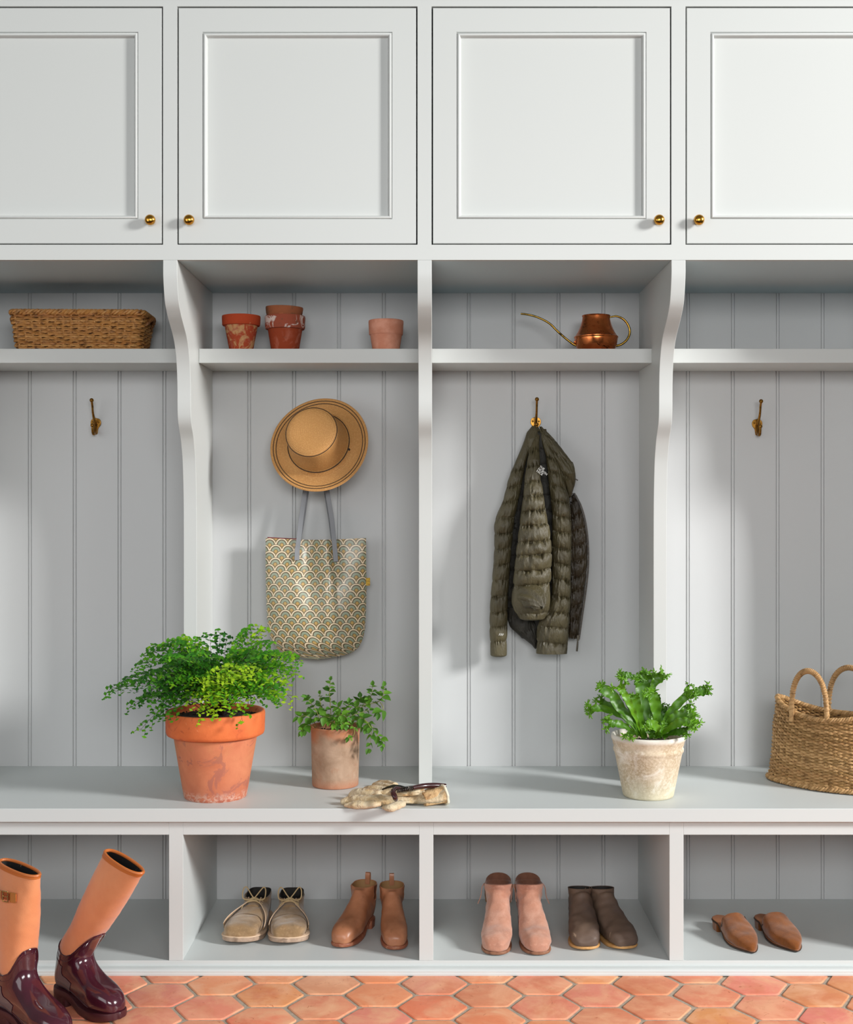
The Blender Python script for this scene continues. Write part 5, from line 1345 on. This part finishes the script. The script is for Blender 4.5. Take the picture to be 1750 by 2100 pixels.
    tab = [(-.2770, .0005, 0), (-.2735, .0170, 0), (-.2620, .0310, 0), (-.2350, .0420, 0), (-.2000, .0475, 0), (-.1600, .0450, 0), (-.1150, .0375, 0), (-.0750, .0370, 0), (-.0350, .0370, 0), (-.0120, .0280, 0), (.0010, .0120, 0), (.0035, .0005, 0)]
    tab = [(y, w, .008 * mir * sm(-.11, -.25, y)) for y, w, c in tab]
    up = lambda y: .008 * sm(-.21, -.28, y); arch = lambda y: .018 * sm(-.15, -.075, y)
    mb = MB(); sole_slab(mb, tab, lambda y: up(y) + arch(y), lambda y: .019 + up(y) * .6 + arch(y), .003, bulge=.0006); mb.build('sole', M['rubber_sole'], root, angle=50)
    hp = outline([(-.078, .0005, 0), (-.0775, .037, 0), (-.055, .0395, 0), (-.035, .0395, 0), (-.012, .0305, 0), (.001, .014, 0), (.006, .0005, 0)], 0, 40)
    mb = MB(); mb.grid([[(x, y, z) for x, y in hp] for z in (0, .010, .024)], closed=True, capA=True, capB=True); mb.build('heel', M['rubber_sole'], root, angle=40)
    return root, sf, n
# leaning boot
b1, sf1, n1 = rainboot('burgundy rubber boot with leaning peach canvas shaft, toe at the cubby moulding', -1, math.radians(36.5), 3)
def ground(px, py, z=0):
    dep = F_PX * (CAMZ - z) / (py - VY); return Vector(((px - VX) * dep / F_PX, CAMY + dep, z))
b1.scale = (.93, .93, 1.055)
b1.location = ground(124, 2044); b1.rotation_euler = (0, 0, math.radians(51))
b2, sf2, n2 = rainboot('burgundy rubber boot with upright peach canvas shaft and gold buckle strap', -1, math.radians(-1), 9)
b2.location = ground(8, 2082); b2.rotation_euler = (0, 0, math.radians(50))
# buckle strap on the upright boot: follow the shaft where it shows at the picture edge
bpy.context.view_layer.update()
def proj(p): s_ = F_PX / (p.y - CAMY); return VX + p.x * s_, VY - (p.z - CAMZ) * s_
S2 = n2 - 1.05
mw = Matrix.Translation(b2.location) @ Matrix.Rotation(b2.rotation_euler.z, 4, 'Z')
vis = []
for q in range(400):
    ph = -PI + 2 * PI * q / 400; p = mw @ sf2.p(S2, ph, .002); p0 = mw @ sf2.p(S2, ph, 0)
    if (p - p0).y < -.0004: vis.append((proj(p)[0], ph))
vis.sort()
def ph_at(px): return interp(vis, px)
def strap_piece(name, x0, x1, hgt, off, mat, thick):
    """curved plate hugging the shaft between picture columns x0..x1"""
    mb = MB(); a0, a1 = ph_at(x0), ph_at(x1); rows = []
    for zz in (-hgt, -hgt / 2, 0, hgt / 2, hgt):
        rows.append([sf2.p(S2, a0 + (a1 - a0) * k / 8, off) + Vector((0, 0, zz)) for k in range(9)])
    mb.grid(rows); return mb.build(name, mat, b2, solid=thick, bevel=.0005)
strap_piece('strap', -14, 34, .009, .0030, M['rim_leather'], .002)
M['strap_brown'] = pbr('strap_brown', lin((150, 70, 34)), .45)
g1 = strap_piece('strap_plate', -8, 6, .011, .0055, M['gold'], .002)
g2 = strap_piece('strap_plate', 23, 34, .0125, .0055, M['gold'], .002)
bk = strap_piece('buckle_strap', 5, 22, .0075, .0058, M['strap_brown'], .002)
mb = MB(); a0, a1 = ph_at(11), ph_at(21)
cor = [sf2.p(S2, a0, .009) + Vector((0, 0, -.0125)), sf2.p(S2, a1, .009) + Vector((0, 0, -.0125)), sf2.p(S2, a1, .009) + Vector((0, 0, .0125)), sf2.p(S2, a0, .009) + Vector((0, 0, .0125))]
for i in range(4): mb.tube([cor[i], cor[(i + 1) % 4]], .0015, 8)
mb.tube([(cor[0] + cor[3]) / 2, (cor[1] + cor[2]) / 2], .0011, 8)
mb.build('buckle', M['gold'], b2)
# ================================================================= GARDEN GLOVES AND SECATEURS
M['hide'] = pbr('cream_hide', lin((212, 194, 162)), .75, layers=[(lin((192, 164, 122)), 26, .42, .62), (lin((156, 120, 82)), 40, .56, .7, 5, .6)], bump=(34, 1.0, .012), sheen=.1, spec=.25)
M['hide_tan'] = pbr('worn_hide', lin((208, 172, 126)), .75, layers=[(lin((178, 136, 92)), 30, .45, .68), (lin((132, 98, 66)), 40, .62, .74, 5, .6)], bump=(34, 1.0, .012), spec=.25)
M['hide_edge'] = pbr('glove_binding', lin((232, 222, 196)), .8)
M['rosewood'] = pbr('dark_red_handle', lin((54, 22, 24)), .25, coat=.4)
M['gunmetal'] = pbr('gunmetal', lin((80, 74, 70)), .35, 1, layers=[(lin((40, 34, 30)), 90, .5, .6)])
def flat_tube(mb, ctr, w, h, k=18, seed=0, wr=.20, cap=True, zmin=None):
    """soft flattened tube: ctr points, w/h half sizes lists"""
    N = 22; P = [Vector(p) for p in spline(ctr, N)]; W = [q[0] for q in spline([(x, 0) for x in w], N)]; H = [q[0] for q in spline([(x, 0) for x in h], N)]
    rows = []
    for i in range(N):
        t = (P[min(i + 1, N - 1)] - P[max(i - 1, 0)]).normalized(); s = t.cross(Vector((0, 0, 1))).normalized(); u = s.cross(t)
        row = []
        for q in range(k):
            a = 2 * PI * q / k; f = 1 + wr * mnoise.noise(Vector((math.cos(a) * 1.5 + seed, math.sin(a) * 1.5, i * .35)))
            row.append(P[i] + s * W[i] * f * math.cos(a) + u * H[i] * f * math.sin(a))
        if zmin is not None:
            for p_ in row: p_.z = max(p_.z, zmin)
        rows.append(row)
    mb.grid(rows, closed=True, capA=cap, capB=cap)
    return rows
def B(px, py, h=0.0):
    """point h above the bench seen at pixel (px,py)"""
    z = BENCH_Z + h; dep = F_PX * (CAMZ - z) / (py - VY); return Vector(((px - VX) * dep / F_PX, CAMY + dep, z))
def glove(label, body, bw, bh, fingers, thumb, mat, cuff=True, seed=0):
    g = thing('garden_glove', label, 'glove', tuple(Vector((body[0][0], body[0][1], BENCH_Z))), group='cream leather garden gloves'); o_ = Vector(g.location)
    mb = MB(); rows = flat_tube(mb, [Vector(p) - o_ for p in body], bw, bh, 30, seed, .26, cap=False, zmin=.0012)
    mb.add(rows[-1], [tuple(range(30))]); inner = []
    c = sum((Vector(p) for p in rows[0]), Vector()) / 30; ax = (Vector(body[1]) - Vector(body[0])).normalized()
    prev = rows[0]; rr = [prev]
    for q in range(1, 6): rr.append([c + (Vector(p) - c) * (.93 - .03 * q) + ax * .012 * q for p in rows[0]])
    mb.build('palm', mat, g, subsurf=1, angle=180)
    mb = MB(); mb.grid(rr, closed=True, capB=True); mb.build('glove_lining', M['hide_tan'], g)
    for (pts, r, ht) in fingers:
        mb = MB(); n_ = len(pts); flat_tube(mb, [Vector(p) - o_ for p in pts], [r * f for f in ([1.0] + [1.02] * (n_ - 2) + [.45])], [ht * f for f in ([1.0] + [1.05] * (n_ - 2) + [.4])], 18, seed + r * 900, .24, zmin=.0012)
        mb.build('finger', mat, g, subsurf=1, angle=180)
    mb = MB(); pts, r, ht = thumb; flat_tube(mb, [Vector(p) - o_ for p in pts], [r * f for f in (1.0, 1.1, 1.05, .45)], [ht * f for f in (1., 1.1, 1, .4)], 18, seed + 5, .14, zmin=.0012); mb.build('thumb', mat, g, subsurf=1, angle=180)
    if cuff:
        mb = MB(); mb.tube([Vector(p) for p in rows[0]], .0036, 8, closed=True); mb.build('cuff_binding', M['hide_edge'], g)
    return g
glove('cream leather garden glove, the lower one, nearest the bench edge',
      [B(908, 1628, .026), B(884, 1634, .020), B(850, 1638, .012), (B(808, 1640, .012)), B(772, 1640, .014)],
      [.050, .040, .038, .040, .034], [.026, .017, .011, .012, .014],
      [([B(792, 1634, .016), B(762, 1631, .020), B(735, 1628, .018), B(716, 1632, .010)], .0165, .016),
       ([B(785, 1641, .014), B(755, 1642, .018), B(724, 1641, .014), B(698, 1645, .009)], .0165, .014),
       ([B(780, 1647, .012), B(752, 1650, .012), B(728, 1651, .010), B(706, 1651, .008)], .014, .010)],
      ([B(826, 1648, .010), B(812, 1653, .010), B(800, 1657, .012), B(786, 1655, .009)], .014, .010), M['hide'], seed=1)
glove('cream leather garden glove, the upper one, lying behind under the secateurs',
      [B(868, 1620, .036), B(850, 1622, .034), B(826, 1624, .030), B(800, 1624, .026)],
      [.030, .032, .034, .030], [.013, .012, .011, .010],
      [([B(812, 1618, .026), B(790, 1613, .026), B(772, 1610, .018), B(768, 1611, .014)], .013, .009),
       ([B(806, 1624, .026), B(780, 1619, .028), B(758, 1618, .024), B(742, 1622, .014)], .013, .010),
       ([B(806, 1630, .024), B(785, 1627, .026), B(765, 1627, .024), B(752, 1629, .016)], .012, .009)],
      ([B(812, 1611, .020), B(795, 1607, .016), B(780, 1606, .012), B(768, 1607, .010)], .011, .009), M['hide'], cuff=False, seed=4)
# curled-up cuff of the glove
sec = thing('secateurs', 'garden secateurs with dark red handles lying on top of the gloves', 'secateurs', tuple(B(835, 1620, .045))); so = Vector(sec.location)
def S(px, py, h): return B(px, py, h) - so
mb = MB(); flat_tube(mb, [S(846, 1616, .052), S(868, 1612, .052), S(892, 1611, .050), S(914, 1612, .046)], [.006, .008, .0085, .0075], [.006, .0075, .008, .007], 14, 0, .02); mb.build('handle', M['rosewood'], sec)
mb = MB(); flat_tube(mb, [S(822, 1618, .054), S(812, 1617, .058), S(806, 1624, .054), S(810, 1634, .044), S(812, 1640, .034)], [.005, .006, .007, .0075, .006], [.005, .006, .0065, .007, .006], 14, 0, .02); mb.build('handle', M['rosewood'], sec)
mb = MB(); mb.tube([S(850, 1614, .053), S(840, 1615, .055), S(826, 1617, .055), S(812, 1616, .056)], .0045, 8)
mb.sphere(S(832, 1617, .058), .008, k=8, sc=(1.2, 1.2, .6)); mb.build('pivot', M['gunmetal'], sec)
mb = MB(); mb.ribbon([S(832, 1616, .056), S(818, 1613, .058), S(806, 1612, .056), S(794, 1615, .050), S(784, 1619, .044)], [.010, .013, .013, .009, .003], (0, 1, .2), thick=.003); mb.build('blade', M['gunmetal'], sec)
mb = MB(); sp_ = []
a_, b_ = S(814, 1622, .056), S(846, 1617, .058)
for i in range(160):
    u = i / 159; p = a_.lerp(b_, u); q = u * 2 * PI * 10; sp_.append(p + Vector((0, .0055 * math.cos(q), .0055 * math.sin(q))))
mb.tube(sp_, .0011, 6); mb.build('spring', M['gunmetal'], sec)
# ================================================================= CAMERA AND LIGHT
cam = bpy.data.cameras.new('camera'); co = bpy.data.objects.new('camera', cam); C.objects.link(co)
co.location = (0, CAMY, CAMZ); co.rotation_euler = (PI / 2, 0, 0)
cam.sensor_fit = 'HORIZONTAL'; cam.sensor_width = 36; cam.lens = 36 * F_PX / 1750
cam.shift_x = -(VX - 875) / 1750; cam.shift_y = (VY - 1050) / 1750
bpy.context.scene.camera = co
def area(name, loc, target, sx, sy, power, col):
    l = bpy.data.lights.new(name, 'AREA'); l.shape = 'RECTANGLE'; l.size = sx; l.size_y = sy; l.energy = power; l.color = col
    o = bpy.data.objects.new(name, l); C.objects.link(o); o.location = loc
    o.rotation_euler = (Vector(target) - Vector(loc)).to_track_quat('-Z', 'Y').to_euler(); return o
area('window_light', (6.3, -3.2, 3.5), (0, .2, .5), 1.15, 1.4, 720, (1, .995, .985))
area('fill_left', (-3.4, -3.6, 1.7), (0, .2, 1.0), 2.6, 2.4, 42, (.97, .985, 1))
area('fill_front', (.4, -5.2, 2.2), (0, .2, .2), 2.6, 1.1, 120, (.985, .995, 1))
w = bpy.data.worlds.new('world'); bpy.context.scene.world = w; w.use_nodes = True
nt = w.node_tree; bg = nt.nodes['Background']
tc = nt.nodes.new('ShaderNodeTexCoord'); sp3 = nt.nodes.new('ShaderNodeSeparateXYZ'); nt.links.new(tc.outputs['Generated'], sp3.inputs[0])
rm = nt.nodes.new('ShaderNodeValToRGB'); mr = nt.nodes.new('ShaderNodeMapRange'); mr.inputs['From Min'].default_value = -.3; mr.inputs['From Max'].default_value = .1; nt.links.new(sp3.outputs['Z'], mr.inputs['Value']); nt.links.new(mr.outputs[0], rm.inputs[0])
rm.color_ramp.elements[0].position = 0; rm.color_ramp.elements[0].color = (.10, .11, .12, 1)
rm.color_ramp.elements[1].position = 1; rm.color_ramp.elements[1].color = (.95, .98, 1, 1)
nt.links.new(rm.outputs[0], bg.inputs['Color']); bg.inputs['Strength'].default_value = .17
sc = bpy.context.scene
sc.view_settings.view_transform = 'Standard'; sc.view_settings.look = 'None'; sc.view_settings.exposure = 0
